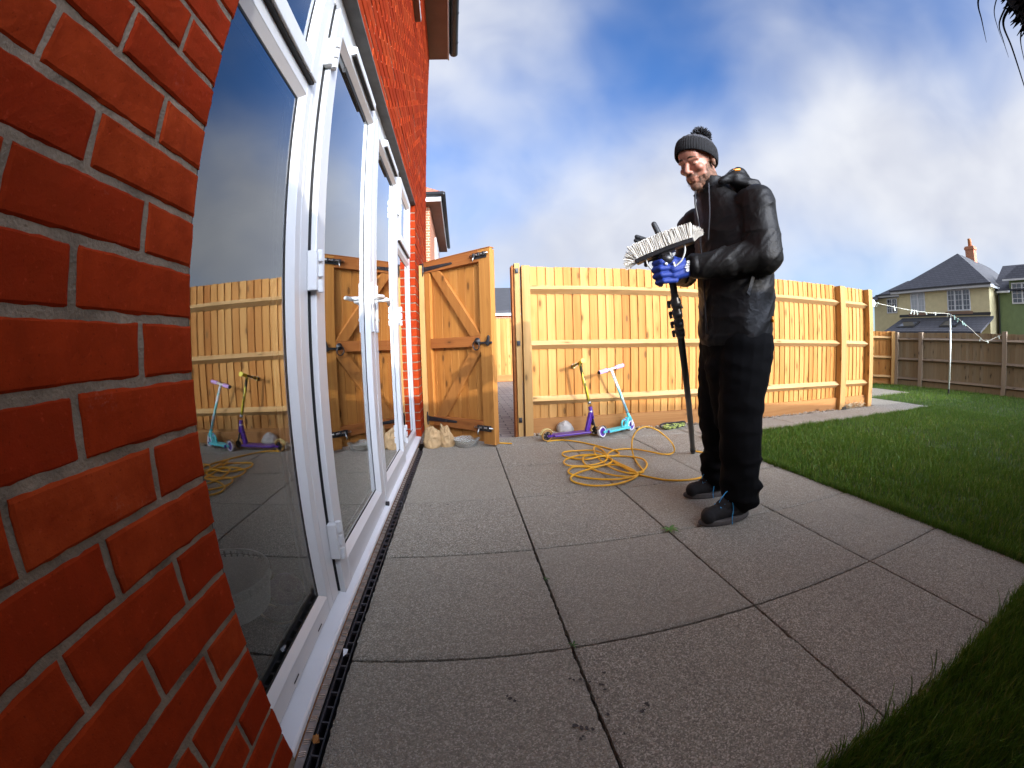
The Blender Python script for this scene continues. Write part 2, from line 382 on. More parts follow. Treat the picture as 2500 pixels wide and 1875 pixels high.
# ------------------------------------------------------------------ ground, patio, paths
def plane(name, poly, z, mat, kind='structure'):
    b = MB(); b.add([(x, y, z) for x, y in poly], [tuple(range(len(poly)))], .5)
    return tag(b.build(name, mat), kind=kind)
plane('ground', [(-300, -300), (300, -300), (300, 300), (-300, 300)], -.22, M['soil'])
def slab(b, x0, x1, y0, y1, n, zt=0.0, jag=.0048):
    """paving slab with worn, slightly ragged top edges"""
    g = .0042; x0 += g; x1 -= g; y0 += g; y1 -= g
    tx, ty = random.gauss(0, .0012), random.gauss(0, .0012); rn = random.random(); sx = random.uniform(0, 50)
    vs = []; k = n+1
    for j in range(k):
        for i in range(k):
            u, w = i/n, j/n; x = x0+(x1-x0)*u; y = y0+(y1-y0)*w
            z = zt + tx*(u-.5) + ty*(w-.5)
            if i in (0, n) or j in (0, n):
                z -= .004 + .002*mnoise.noise((x*60+sx, y*60, 1))
            if i in (0, n): x += (mnoise.noise((x*9+sx, y*70, 2))*jag)
            if j in (0, n): y += (mnoise.noise((x*70+sx, y*9, 3))*jag)
            vs.append((x, y, z))
    fs = [(j*k+i, j*k+i+1, (j+1)*k+i+1, (j+1)*k+i) for j in range(n) for i in range(n)]
    ring = [i for i in range(k)] + [j*k+n for j in range(1, k)] + [n*k+i for i in range(n-1, -1, -1)] + [j*k for j in range(n-1, 0, -1)]
    base = len(vs); vs += [(vs[i][0], vs[i][1], zt-.05) for i in ring]
    m = len(ring); fs += [(ring[(a+1) % m], ring[a], base+a, base+(a+1) % m) for a in range(m)]
    b.add(vs, fs, rn)
X1, Y0, XL = .641, 1.4853, 2.415
b = MB()
for j in range(-2, 3):
    for i in range(4):
        xa = X1+(i-1)*.6; xb = X1+i*.6 if i < 3 else XL
        slab(b, xa, xb, Y0+j*.6, Y0+(j+1)*.6, 44 if j <= 0 else 26)
for i in range(1, 4):
    xa = X1+(i-1)*.6; xb = X1+i*.6 if i < 3 else XL
    slab(b, xa, xb, Y0+1.8, 3.60, 20)
patio = tag(b.build('patio', M['paving'], smooth=False), kind='structure')
for o_, z_ in ((MB(), -.022),):
    o_.add([(.04, .285, z_), (XL, .285, z_), (XL, 3.6, z_), (.62, 3.6, z_), (.62, 3.29, z_), (.04, 3.29, z_)], [(0, 1, 2, 3, 4, 5)], .5)
    tag(o_.build('patio_bed', M['joint']), kind='structure')
b = MB()
xs = [XL, 2.72, 3.32, 3.92, 4.52, 5.12, 5.72, 6.525]
for a, c in zip(xs[:-1], xs[1:]):
    slab(b, a, c, 3.025, 3.20, 10); slab(b, a-.21 if a > XL else a, (c-.21) if c < 6.5 else c, 3.20, 3.605, 10)
for a, c in ((5.76, 6.525),):
    for y in (3.605, 4.20, 4.70): slab(b, a, c, y, min(y+.6, 5.18) if y != 3.605 else 4.20, 10)
for a, c in ((6.525, 7.12), (7.12, 8.02)): slab(b, a, c, 4.325, 5.18, 10)
tag(b.build('garden_path', M['paving']), kind='structure')
b = MB(); b.add([(XL, 3.02, -.012), (6.53, 3.02, -.012), (6.53, 5.2, -.012), (5.7, 5.2, -.012), (5.7, 3.62, -.012), (XL, 3.62, -.012)], [tuple(range(6))], .5)
tag(b.build('path_bed', M['joint']), kind='structure')
# lawn soil
LAWN = [(XL, -.9), (14, -.9), (14, 3.02), (XL, 3.02)]
LAWN2 = [(6.53, 3.02), (14, 3.02), (14, 4.32), (6.53, 4.32)]
LAWN3 = [(8.02, 4.32), (14, 4.32), (14, 9), (5.75, 9), (5.75, 5.19), (8.02, 5.19)]
STRIP = [(.06, -.9), (XL, -.9), (XL, .283), (.06, .283)]
b = MB()
for p_ in (LAWN, LAWN2, LAWN3, STRIP): b.add([(x, y, -.012) for x, y in p_], [tuple(range(len(p_)))], .5)
tag(b.build('lawn', M['lawn']), kind='structure')

def blades(name, n, sampler, hgt, wid, zbase=-.012):
    """many grass blades as one mesh"""
    P = sampler(n); n = len(P)
    a = rng.uniform(0, 2*np.pi, n); h = hgt*rng.uniform(.55, 1.25, n); w = wid*rng.uniform(.7, 1.3, n)
    # clumpy height
    cl = np.array([mnoise.noise((x*5, y*5, .3)) for x, y in P]); h *= 1+.35*cl
    lean = rng.uniform(.1, .75, n)*h; la = rng.uniform(0, 2*np.pi, n)
    dx, dy = np.cos(a)*w/2, np.sin(a)*w/2; lx, ly = np.cos(la)*lean, np.sin(la)*lean
    z0 = np.full(n, zbase)
    V = np.zeros((n, 5, 3))
    V[:, 0] = np.c_[P[:, 0]-dx, P[:, 1]-dy, z0]; V[:, 1] = np.c_[P[:, 0]+dx, P[:, 1]+dy, z0]
    V[:, 2] = np.c_[P[:, 0]+dx*.8+lx*.35, P[:, 1]+dy*.8+ly*.35, z0+h*.6]; V[:, 3] = np.c_[P[:, 0]-dx*.8+lx*.35, P[:, 1]-dy*.8+ly*.35, z0+h*.6]
    V[:, 4] = np.c_[P[:, 0]+lx, P[:, 1]+ly, z0+h]
    base = (np.arange(n)*5)[:, None]
    loops = (base + np.array([0, 1, 2, 3, 3, 2, 4])[None]).ravel()
    me = bpy.data.meshes.new(name); o = bpy.data.objects.new(name, me); COL.objects.link(o)
    me.vertices.add(n*5); me.vertices.foreach_set('co', V.ravel())
    me.loops.add(n*7); me.loops.foreach_set('vertex_index', loops)
    me.polygons.add(n*2)
    st = (np.arange(n)*7)[:, None] + np.array([0, 4])[None]
    me.polygons.foreach_set('loop_start', st.ravel())
    me.materials.append(M['grass'])
    at = me.attributes.new('rnd', 'FLOAT', 'FACE'); at.data.foreach_set('value', np.repeat(rng.uniform(0, 1, n), 2))
    me.update(calc_edges=True)
    return o
def rect(x0, x1, y0, y1, dens=None):
    def f(n):
        return np.c_[rng.uniform(x0, x1, n), rng.uniform(y0, y1, n)]
    return f
def smp(regions):
    A = np.array([(r[1]-r[0])*(r[3]-r[2])*r[4] for r in regions]); A = A/A.sum()
    def f(n):
        return np.concatenate([np.c_[rng.uniform(r[0], r[1], max(1, int(n*a))), rng.uniform(r[2], r[3], max(1, int(n*a)))] for r, a in zip(regions, A)])
    return f
g = blades('grass', 120000, smp([(XL-.01, 4.0, .2, 3.04, 3.0), (4.0, 6.6, .2, 3.04, 1.5), (6.52, 9.4, .2, 4.33, .7), (8.0, 9.5, 4.3, 6.2, .6), (5.8, 8.0, 5.17, 6.5, .6)]), .040, .0042)
tag(g, kind='stuff')
g = blades('grass_edge', 30000, smp([(.9, 2.45, -.15, .30, 1.0), (1.0, 2.45, .27, .315, 1.2), (XL-.03, XL+.02, .25, 3.0, 1.6), (XL, 6.5, 3.0, 3.035, 1.2)]), .052, .0034)
tag(g, kind='stuff')
b = MB()   # a few tall stray stalks at the near grass edge
for px, py in ((1.02, .27), (1.05, .29), (1.09, .28), (1.12, .30), (1.18, .29), (1.30, .30), (1.42, .31), (1.6, .31), (1.9, .31), (2.2, .31), (1.0, .26), (1.07, .25)):
    for q in range(3):
        a = random.uniform(0, 6.28); h = random.uniform(.07, .13); l = random.uniform(.02, .05)
        b.tube(spline([(px, py, -.01), (px+l*.4*math.cos(a), py+l*.4*math.sin(a), h*.6), (px+l*math.cos(a), py+l*math.sin(a), h)], 4), [.0011]*8+[.0003], 4)
tag(b.build('grass_stalks', M['grass']), kind='stuff')

# sunken gateway ground and block-paved driveway beyond
def block_mat():
    m, t, b = newmat('block_paving'); v = coord(t)
    br = N(t, 'ShaderNodeTexBrick'); t.links.new(v, br.inputs[0]); br.offset = .5
    br.inputs['Color1'].default_value = (.33, .28, .24, 1); br.inputs['Color2'].default_value = (.25, .20, .175, 1); br.inputs['Mortar'].default_value = (.07, .06, .05, 1)
    br.inputs['Scale'].default_value = 1; br.inputs['Brick Width'].default_value = .21; br.inputs['Row Height'].default_value = .105; br.inputs['Mortar Size'].default_value = .007
    c = mixc(t, mth(t, 'MULTIPLY', tnoise(t, v, 60, 4), .5), br.outputs[0], (.16, .135, .12))
    t.links.new(c, b.inputs['Base Color']); b.inputs['Roughness'].default_value = .9
    bump(t, b, br.outputs['Fac'], -.6, .004); return m
M['block'] = block_mat()
plane('driveway', [(-.4, 3.62), (5.7, 3.62), (5.7, 10.1), (-.4, 10.1)], -.03, M['block'])
plane('gateway_ground', [(.03, 3.285), (.66, 3.285), (.66, 3.9), (.03, 3.9)], -.018, M['paving'])

# ------------------------------------------------------------------ the brick house
HY0, HY1, HZ = -1.1, 4.87, 4.77
OY0, OY1, OZ = .5328, 3.632, 2.132
house = empty('brick_house', (0, 2, 0), 'red brick house wall with white glazed patio doors rising beside the paving', 'house')
def brick(b, y0, y1, z0, z1, fine, xf=0.0):
    rn = random.random(); xo = xf + random.gauss(0, .0009); sx = random.uniform(0, 99)
    if not fine:
        c = .003; z0 += random.gauss(0, .0006); z1 += random.gauss(0, .0006)
        A = [(xf-.1, y0, z0), (xf-.1, y1, z0), (xf-.1, y1, z1), (xf-.1, y0, z1)]
        B = [(xo-c, y0, z0), (xo-c, y1, z0), (xo-c, y1, z1), (xo-c, y0, z1)]
        C = [(xo, y0+c, z0+c), (xo, y1-c, z0+c), (xo, y1-c, z1-c), (xo, y0+c, z1-c)]
        fs = [(8, 9, 10, 11)] + [(i, (i+1) % 4, 4+(i+1) % 4, 4+i) for i in range(4)] + [(4+i, 4+(i+1) % 4, 8+(i+1) % 4, 8+i) for i in range(4)]
        b.add(A+B+C, fs, rn); return
    nu = max(6, int((y1-y0)/.009)); nv = 8; e = .006; vs = []
    for j in range(nv+1):
        for i in range(nu+1):
            # cluster rows near the edges so they round off
            def cl(t): return .5-.5*math.cos(math.pi*t)*(.55+.45*abs(math.cos(math.pi*t)))
            u, w = cl(i/nu), cl(j/nv); y = y0+(y1-y0)*u; z = z0+(z1-z0)*w
            d = min(y-y0, y1-y, z-z0, z1-z); x = xo
            if d < e: x -= e*(1-d/e)**2*.55
            x += .0016*mnoise.noise((y*22+sx, z*22, 5)) + .0008*mnoise.noise((y*90, z*90, sx))
            if i in (0, nu): y += .0022*mnoise.noise((z*55, sx, 1))
            if j in (0, nv): z += .0022*mnoise.noise((y*40, sx, 7)) + .0010*mnoise.noise((y*160, sx, 9))
            vs.append((x, y, z))
    k = nu+1; fs = [(j*k+i, j*k+i+1, (j+1)*k+i+1, (j+1)*k+i) for j in range(nv) for i in range(nu)]
    ring = list(range(k)) + [j*k+nu for j in range(1, nv+1)] + [nv*k+i for i in range(nu-1, -1, -1)] + [j*k for j in range(nv-1, 0, -1)]
    bs = len(vs); vs += [(xf-.1, vs[i][1], vs[i][2]) for i in ring]; m = len(ring)
    fs += [(ring[(a+1) % m], ring[a], bs+a, bs+(a+1) % m) for a in range(m)]
    b.add(vs, fs, rn)
def run(b, ya, yb, z0, z1, first, frm, fine_lim=None):
    """one course of stretchers between ya and yb, counted from `frm` end ('a' or 'b')"""
    L = yb-ya; t = 0; w = first
    while t < L-.012:
        ww = min(w, L-t)
        s0, s1 = (ya+t, ya+t+ww) if frm == 'a' else (yb-t-ww, yb-t)
        if ww > .02: brick(b, s0, s1, z0, z1, fine_lim is not None and s1 > fine_lim and z0 < 1.95)
        t += ww+.010; w = .215
b = MB(); n = 0; z = .032
while z < HZ-.02:
    z0, z1 = z+.005, min(z+.070, HZ); odd = n % 2
    if z < OZ-.01:
        run(b, HY0, OY0, z0, z1, .215 if odd else .1025, 'b', -.42)
        run(b, OY1, HY1, z0, z1, .215 if odd else .1025, 'a')
    else: run(b, HY0, HY1, z0, z1, .215 if odd else .1025, 'b')
    z += .075; n += 1
b.mi = 1; c = .0036
b.box((-.099, HY0, 0), (-c, OY0-.004, HZ), rnd=.5); b.box((-.099, OY1+.005, 0), (-c-.0004, HY1-.006, OZ-.003), rnd=.5); b.box((-.099, OY0-.004, OZ+.004), (-c, HY1-.006, HZ), rnd=.5)
b.build('wall', [M['brick'], M['mortar']], house)
# dark room behind the glass and the inner leaf
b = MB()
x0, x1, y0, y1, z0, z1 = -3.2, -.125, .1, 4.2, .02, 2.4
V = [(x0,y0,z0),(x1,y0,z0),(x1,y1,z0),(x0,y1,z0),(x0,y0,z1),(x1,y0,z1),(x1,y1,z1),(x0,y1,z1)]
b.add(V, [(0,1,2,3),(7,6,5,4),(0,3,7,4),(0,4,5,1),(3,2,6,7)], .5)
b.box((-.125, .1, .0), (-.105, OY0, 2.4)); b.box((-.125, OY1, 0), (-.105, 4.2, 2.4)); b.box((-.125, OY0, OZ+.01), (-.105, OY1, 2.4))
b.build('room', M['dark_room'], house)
# lintel
b = MB(); b.box((-.118, OY0-.12, OZ), (-.012, OY1-.004, OZ+.004)); b.box((-.012, OY0-.12, OZ-.002), (.004, OY1-.006, OZ+.006))
b.build('lintel', M['lintel'], house)
# eaves: soffit, fascia, gutter with brackets, roof
b = MB(); b.box((-.02, HY0, HZ), (.245, HY1+.03, HZ+.012))
b.build('soffit', M['soffit'], house)
b = MB(); b.box((.245, HY0, HZ-.012), (.263, HY1+.035, HZ+.17)); b.build('fascia', M['upvc'], house, bevel=.002)
b = MB(); pr_ = [(.268+.055+.055*math.cos(a), HZ+.10+.055*math.sin(a)) for a in np.linspace(math.pi, 2*math.pi, 10)]
pr_ += [(x, z+.004) if False else (.268+.055+.050*math.cos(a), HZ+.10+.050*math.sin(a)) for a, x, z in [(a, 0, 0) for a in np.linspace(2*math.pi, math.pi, 10)]]
def P_(p, y): return (p[0], y, p[1])
k = len(pr_); b.add([P_(p, HY0) for p in pr_] + [P_(p, HY1+.03) for p in pr_], [(i, (i+1) % k, k+(i+1) % k, k+i) for i in range(k)], .5)
b.add([P_(p, HY1+.025) for p in pr_[:10]], [tuple(range(10))], .5)
gut = b.build('gutter', M['black_plastic'], house, smooth=True)
for y in (4.62, 4.05, 3.4):
    b = MB(); q = [(.268+.055+.060*math.cos(a), HZ+.10+.060*math.sin(a)) for a in np.linspace(math.pi, 2*math.pi, 10)]
    b.add([P_(p, y) for p in q] + [P_(p, y+.03) for p in q], [(i, i+1, 11+i, 10+i) for i in range(9)], .5); b.build('bracket', M['black_plastic'], gut)
b = MB(); b.prism([(.33, HZ+.16), (-3.2, HZ+2.2), (-6.7, HZ+.16), (-6.7, HZ+.10), (-3.2, HZ+2.13), (.31, HZ+.10)], 1, HY0-.1, HY1+.05); b.build('roof', M['roof_tile'], house)
# upper window sill and window above it
b = MB(); b.prism([(-.05, 3.742), (.046, 3.736), (.046, 3.775), (-.05, 3.80)], 1, 1.85, 3.055); b.build('sill', M['soffit'], house)
b = MB(); b.box((.0465, 1.85, 3.736), (.052, 3.055, 3.785)); b.build('sill_edge', M['upvc'], house)

# ------------------------------------------------------------------ glazed doors and side windows (parts of the house)
def rframe(b, y0, y1, z0, z1, w, xb, xf):
    wl, wr, wb, wt = w
    b.box((xb, y0, z0), (xf, y0+wl, z1)); b.box((xb, y1-wr, z0), (xf, y1, z1))
    b.box((xb, y0+wl, z0), (xf, y1-wr, z0+wb)); b.box((xb, y0+wl, z1-wt), (xf, y1-wr, z1))
def ring(b, o, xo, i, xi):
    """sloping bead between outer rectangle o at depth xo and inner rectangle i at depth xi"""
    def c(r, x): y0, y1, z0, z1 = r; return [(x, y0, z0), (x, y1, z0), (x, y1, z1), (x, y0, z1)]
    b.add(c(o, xo)+c(i, xi), [(k, (k+1) % 4, 4+(k+1) % 4, 4+k) for k in range(4)], .5)
def pane(y0, y1, z0, z1, x, parent):
    b = MB(); b.add([(x, y0, z0), (x, y1, z0), (x, y1, z1), (x, y0, z1)], [(0, 1, 2, 3)], .5)
    b.build('pane', M['glass'], parent)
    g = MB(); ring(g, (y0-.001, y1+.001, z0-.001, z1+.001), x+.0022, (y0+.006, y1-.006, z0+.006, z1-.006), x+.0012); g.build('gasket', M['gasket'], parent)
    # spacer bar between the two sheets, set back in the room side
    s_ = MB(); rframe(s_, y0, y1, z0, z1, (.012, .012, .012, .012), x-.024, x-.018); s_.build('spacer_bar', M['bolt_metal'], parent)
BV = .003
def fixed_window(y0, y1, w, sash, label=None):
    """side light with an opening sash above the transom"""
    b = MB(); zt0, zt1 = 1.545, 1.60; wl, wr = w
    rframe(b, y0, y1, .045, 2.13, (wl, wr, .055, .058), -.118, -.05)
    b.box((-.118, y0+wl, zt0+.012), (-.05, y1-wr, zt1))
    o = b.build('window', M['upvc'], house, bevel=BV)
    p = (y0+wl+.024, y1-wr-.024, .118, zt0-.012)
    g = MB(); ring(g, (y0+wl, y1-wr, .10, zt0+.012), -.0515, p, -.068); g.build('bead', M['upvc'], o)
    pane(*p, -.069, o)
    s = MB(); s0, s1, sz0, sz1 = sash
    rframe(s, s0, s1, sz0, sz1, (.058, .058, .058, .058), -.060, -.028); sa = s.build('sash', M['upvc'], o, bevel=BV)
    q = (s0+.078, s1-.078, sz0+.078, sz1-.078); g = MB(); ring(g, (s0+.058, s1-.058, sz0+.058, sz1-.058), -.0295, q, -.050); g.build('bead', M['upvc'], o)
    pane(*q, -.052, o)
    h = MB(); h.box((-.056, s0+.002, sz0-.0052), (-.036, s1-.002, sz0+.0005)); h.build('sash_seal', M['gasket'], o)
    return o
wa = fixed_window(OY0+.001, 1.090, (.055, .040), (.572, 1.062, 1.604, 2.085))
wb = fixed_window(2.832, OY1-.001, (.080, .055), (2.90, 3.50, 1.604, 2.085))
b = MB()   # drain slots in the near frame
for y in (.72, .93): b = MB(); b.box((-.0495, y, .060), (-.0485, y+.035, .064)); b.build('drain_slot', M['gasket'], wa)
b = MB()   # door frame
b.box((-.118, 1.0905, .045), (-.05, 1.152, 2.13)); b.box((-.118, 2.795, .045), (-.05, 2.8315, 2.13)); b.box((-.118, 1.152, 2.045), (-.05, 2.795, 2.13)); b.box((-.118, 1.152, .025), (-.05, 2.795, .047))
b.build('door_frame', M['upvc'], house, bevel=BV)
g = MB(); g.box((-.058, 1.1640, .048), (-.0475, 1.1682, 2.044)); g.box((-.056, 1.9765, .048), (-.0485, 1.9862, 2.030)); g.box((-.056, 2.79, .048), (-.054, 2.795, 2.044)); g.build('door_seal', M['gasket'], house)
def leaf(y0, y1, hinge, hy, hdir):
    b = MB(); z0, z1 = .038, 2.024
    rframe(b, y0, y1, z0, z1, (.078, .078, .092, .075), -.075, -.030)
    o = b.build('door', M['upvc'], house, bevel=BV)
    p = (y0+.096, y1-.096, z0+.110, z1-.093); g = MB(); ring(g, (y0+.078, y1-.078, z0+.092, z1-.075), -.0315, p, -.053); g.build('bead', M['upvc'], o)
    pane(*p, -.055, o)
    # trickle vent on the head
    yc = (y0+y1)/2+.03; v = MB(); v.prism([(-.0295, 1.972), (-.008, 1.977), (-.008, 2.012), (-.0295, 2.018)], 1, yc-.22, yc+.22); ve = v.build('trickle_vent', M['upvc'], o, bevel=.003)
    v = MB()
    for k in range(54): v.box((-.028, yc-.208+k*.0078, 1.9695), (-.011, yc-.208+k*.0078+.005, 1.9735))
    v.build('vent_slot', M['gasket'], ve)
    v = MB(); v.box((-.0545, yc-.20, p[3]-.030), (-.050, yc+.20, p[3]-.004)); v.build('vent_grille', M['gasket'], o)
    for zc in (.235, 1.045, 1.80):
        h = MB(); yh = y0 if hinge == 'a' else y1; s = 1 if hinge == 'a' else -1
        h.box((-.049, yh-s*.026 if s > 0 else yh+.001, zc-.058), (-.020, yh-.001 if s > 0 else yh+.026, zc+.058))
        h.box((-.0295, yh+.0 if s > 0 else yh-.03, zc-.050), (-.018, yh+.03 if s > 0 else yh, zc+.050))
        for dz in (-.045, 0, .045): h.tube([(-.017, yh-s*.003, zc+dz-.018), (-.017, yh-s*.003, zc+dz+.018)], .0095, 10)
        h.build('hinge', M['upvc'], o, bevel=.002)
    h = MB(); h.box((-.0298, hy-.015, .90), (-.019, hy+.015, 1.135)); ho = h.build('handle_plate', M['upvc'], o, bevel=.004)
    h = MB(); h.tube([(-.019, hy, 1.062), (.018, hy, 1.062)], .011, 12)
    h.tube(spline([(.018, hy, 1.062), (.026, hy+hdir*.012, 1.062), (.024, hy+hdir*.05, 1.060), (.020, hy+hdir*.10, 1.055), (.014, hy+hdir*.125, 1.050)], 5), [.011]*5+[.0105]*5+[.0095]*5+[.0085]*5+[.006], 12)
    h.build('handle', M['upvc'], o, smooth=True)
    h = MB(); h.tube([(-.019, hy, .96), (-.014, hy, .96)], .008, 12); h.build('keyhole', M['bolt_metal'], o)
    return o
l1 = leaf(1.168, 1.977, 'a', 1.938, -1); l2 = leaf(1.986, 2.790, 'b', 2.026, 1)
b = MB(); b.tube([(-.03, 1.965, .045), (-.012, 1.965, .045)], .012, 10); b.build('door_stop', M['rubber'], l1)
# sill, timber packer, chequer plate threshold
b = MB(); b.prism([(-.118, .02), (-.118, .044), (-.05, .043), (-.010, .035), (-.006, .030), (-.006, .017), (-.010, .015)], 1, OY0+.001, OY1-.001); b.build('door_sill', M['upvc_sill'], house, bevel=.0015)
M['packer'] = pm('rusty_packer', (.20, .085, .028), .9, .4, 30.)
b = MB(); b.prism([(-.05, .003), (-.05, .0145), (-.0045, .0145), (-.0045, .003)], 1, OY0+.001, OY1-.001); b.build('packer_strip', M['packer'], house)
M['chequer'] = pm('aluminium_plate', (.20, .18, .165), .5, .3, 30., .2, 150., metal=.5)
b = MB(); b.prism([(-.004, .0022), (-.004, .0135), (.0095, .0030), (.0095, .0010)], 1, OY0-.02, 3.30, rnd=.5)
th = b.build('threshold_plate', M['chequer'], house)
b = MB(); y = OY0+.01
while y < 3.28:
    for k in range(3):
        b.tube([(-.0025, y+k*.006, .0125), (.0075, y+k*.006+.010, .0050)], .0015, 5)
    y += .036
b.build('tread_bars', M['bolt_metal'], th)
# drain channel
dr = empty('drain_channel', (.023, 1.5, 0), 'black plastic drain channel with ladder grating along the door threshold', 'drain')
b = MB(); b.box((.0098, -.8, -.10), (.012, 3.285, -.004)); b.box((.036, -.8, -.10), (.0382, 3.285, -.002)); b.box((.012, -.8, -.10), (.036, 3.285, -.08)); b.build('channel', M['black_plastic'], dr)
b = MB(); b.box((.0125, -.8, -.016), (.0155, 3.285, -.006)); b.box((.0325, -.8, -.016), (.0355, 3.285, -.006))
y = -.75
while y < 3.27: b.box((.0155, y, -.015), (.0325, y+.005, -.007)); y += .0505
b.build('grating', pm('drain_grating', (.05, .045, .05), .5, .3, 30.), dr)

# ------------------------------------------------------------------ fences
def lbuild(b, name, mat, root, **k):
    """local-coordinate mesh under a rotated root"""
    o = b.build(name, mat, None, **k); o.parent = root; return o
def boards(b, u0, u1, z0, z1, pitch=.0825, thick=.0165, wf=-.004):
    """overlapping feather-edge boards; front faces the local -Y side"""
    u = u0; i = 0
    while u < u1-.01:
        a, c = u, min(u+.100, u1); r_ = random.random(); top = z1+random.gauss(0, .0022); j = random.gauss(0, .0012)
        poly = [(a, wf-thick+j), (c, wf-.0035+j), (c, 0), (a, 0)]
        z_a = z0; vs = [(x, y, z_a) for x, y in poly] + [(x, y, top) for x, y in poly]
        b.add(vs, [(3, 2, 1, 0), (4, 5, 6, 7), (0, 1, 5, 4), (1, 2, 6, 5), (2, 3, 7, 6), (3, 0, 4, 7)], r_)
        u += pitch+random.gauss(0, .0012); i += 1
def rail(b, u0, u1, z, h=.040, d=.062):
    n = max(2, int((u1-u0)/.25)); vs = []; fs = []
    for i in range(n+1):
        u = u0+(u1-u0)*i/n; w = .002*mnoise.noise((u*2, z*9, 1))
        vs += [(u, -.017, z+h+w), (u, -.017-d, z+w), (u, -.017, z-h+w)]
    for i in range(n):
        for j in range(3): fs.append((i*3+j, i*3+(j+1) % 3, (i+1)*3+(j+1) % 3, (i+1)*3+j))
    fs += [(2, 1, 0), (n*3, n*3+1, n*3+2)]; b.add(vs, fs)
def fence(name, A, B, h, mats, bays, posts, rails, label, cat='fence', gb=.145, flip=False, group=None, post=(.075, .10), zt=0.0, bevel=.003):
    """bays: (u0,u1) list; posts: (u0,u1) list, local u along A->B, local -Y is the front"""
    A, B = Vector(A), Vector(B); d = (B-A); root = empty(name, A, label, cat, group); root.rotation_euler.z = math.atan2(d.y, d.x)
    for u0, u1 in bays:
        b = MB(); boards(b, u0, u1, gb-.01, h); lbuild(b, 'board_panel', mats[0], root)
        for z in rails:
            b = MB(); rail(b, u0, u1, z); lbuild(b, 'rail', mats[1], root)
        if gb > .03:
            b = MB(); b.box((u0, -.042, -.02), (u1, -.018, gb)); lbuild(b, 'gravel_board', mats[3], root, bevel=bevel)
    for p in posts:
        b = MB(); b.box((p[0], -post[1], -.1), (p[1], .0, (p[2] if len(p) > 2 else h)+zt)); lbuild(b, 'post', mats[2], root, bevel=bevel)
    return root
PM = (M['pine'], M['pine_x'], M['pine_post'], M['gravel_board'])
f1 = fence('garden_fence', (.943, 3.70, 0), (5.665, 3.70, 0), 1.548, PM,
           [(.076, 3.997), (4.105, 4.632)], [(0, .075, 1.546), (3.997, 4.104, 1.542), (4.632, 4.722, 1.546)], (1.333, .825, .3125),
           'new golden pine fence of upright boards lit by the sun behind the man')
WM = (M['weathered'], M['weathered_x'], M['weathered_post'], M['weathered'])
f2 = fence('garden_fence', (9.30, 5.45, 0), (9.98, -1.2, 0), 1.09, WM,
           [(.09, .60), (.69, 2.50), (2.60, 4.50), (4.60, 6.6)], [(0, .09, 1.10), (.60, .69, 1.10), (2.50, 2.60, 1.13), (4.50, 4.60, 1.13)], (.95, .535, .13),
           'grey brown weathered fence in shade along the back of the lawn', gb=.10)
f3 = fence('garden_fence', (7.3, 8.0, 0), (9.28, 5.47, 0), 1.12, PM, [(0, 1.55), (1.62, 3.13)], [(1.55, 1.62, 1.14), (3.13, 3.21, 1.12)], (.98, .56, .15),
           'sunlit orange fence meeting the weathered grey fence at the lawn corner', gb=.06)
f4 = fence('garden_fence', (-1.2, 10.1, 0), (6.0, 10.1, 0), 1.55, PM, [(.1, 3.2), (3.3, 7.1)], [(0, .1, 1.56), (3.2, 3.3, 1.56)], (),
           'pale board fence across the driveway seen through the gateway', gb=.15)
# the boundary behind the viewpoint whose top edge throws the shade over the patio
b = MB(); b.add([(-6, -1.0, -.1), (16, -1.0, -.1), (16, -1.0, 1.96-.065*16), (0, -1.0, 1.963), (-6, -1.0, 2.0), (-6, -1.06, -.1), (16, -1.06, -.1), (16, -1.06, 1.96-.065*16), (0, -1.06, 1.963), (-6, -1.06, 2.0)],
      [(0, 1, 2, 3, 4), (9, 8, 7, 6, 5), (0, 5, 6, 1), (2, 7, 8, 3), (3, 8, 9, 4), (1, 6, 7, 2), (4, 9, 5, 0)])
tag(b.build('boundary_wall', M['weathered']), 'dark boundary wall behind the viewpoint that shades the patio', 'wall')

ls = empty('added_shade_block', (2.0, -.6, 0), 'added unseen dark block behind the viewpoint that shades the near bricks and patio', 'blocker')  # added block out of view, cuts skylight on the near bricks and paving
b = MB(); b.box((.62, -.97, -.05), (3.4, -.24, 1.42)); b.build('wall', M['weathered'], ls, bevel=.004)
b = MB(); b.prism([(-.985, 1.425), (-.985, 1.50), (-.215, 1.465), (-.215, 1.425)], 0, .58, 3.44); b.build('block_top', M['roof_tile'], ls, bevel=.004)

# gate post with its stop batten beside the fence end
gp = empty('gate_post', (.90, 3.68, 0), 'slim gate stop post with three black keeps beside the fence end', 'post')
b = MB(); b.box((.858, 3.655, -.05), (.881, 3.76, 1.555)); b.build('stop_board', M['gate_rail'], gp, bevel=.003)
b = MB(); b.box((.8815, 3.63, -.05), (.932, 3.72, 1.572)); b.build('batten', M['pine_post'], gp, bevel=.004)
for z in (1.50, .845, .145):
    b = MB(); b.box((.888, 3.618, z-.022), (.918, 3.6298, z+.022)); b.box((.895, 3.606, z-.015), (.912, 3.618, z+.008)); b.build('keep', M['black_iron'], gp, bevel=.002)
hp_ = empty('gate_post', (.055, 3.90, 0), 'pale timber hinge post fixed to the brick house corner', 'post')
b = MB(); b.box((.006, 3.862, -.05), (.094, 3.955, 1.615)); b.build('post', M['pine_post'], hp_, bevel=.004)

# ------------------------------------------------------------------ the open gate
gate = empty('garden_gate', (.10, 3.89, 0), 'open wooden garden gate with zigzag braces and black iron fittings', 'gate')
gate.rotation_euler.z = math.atan2(-.698, .716)
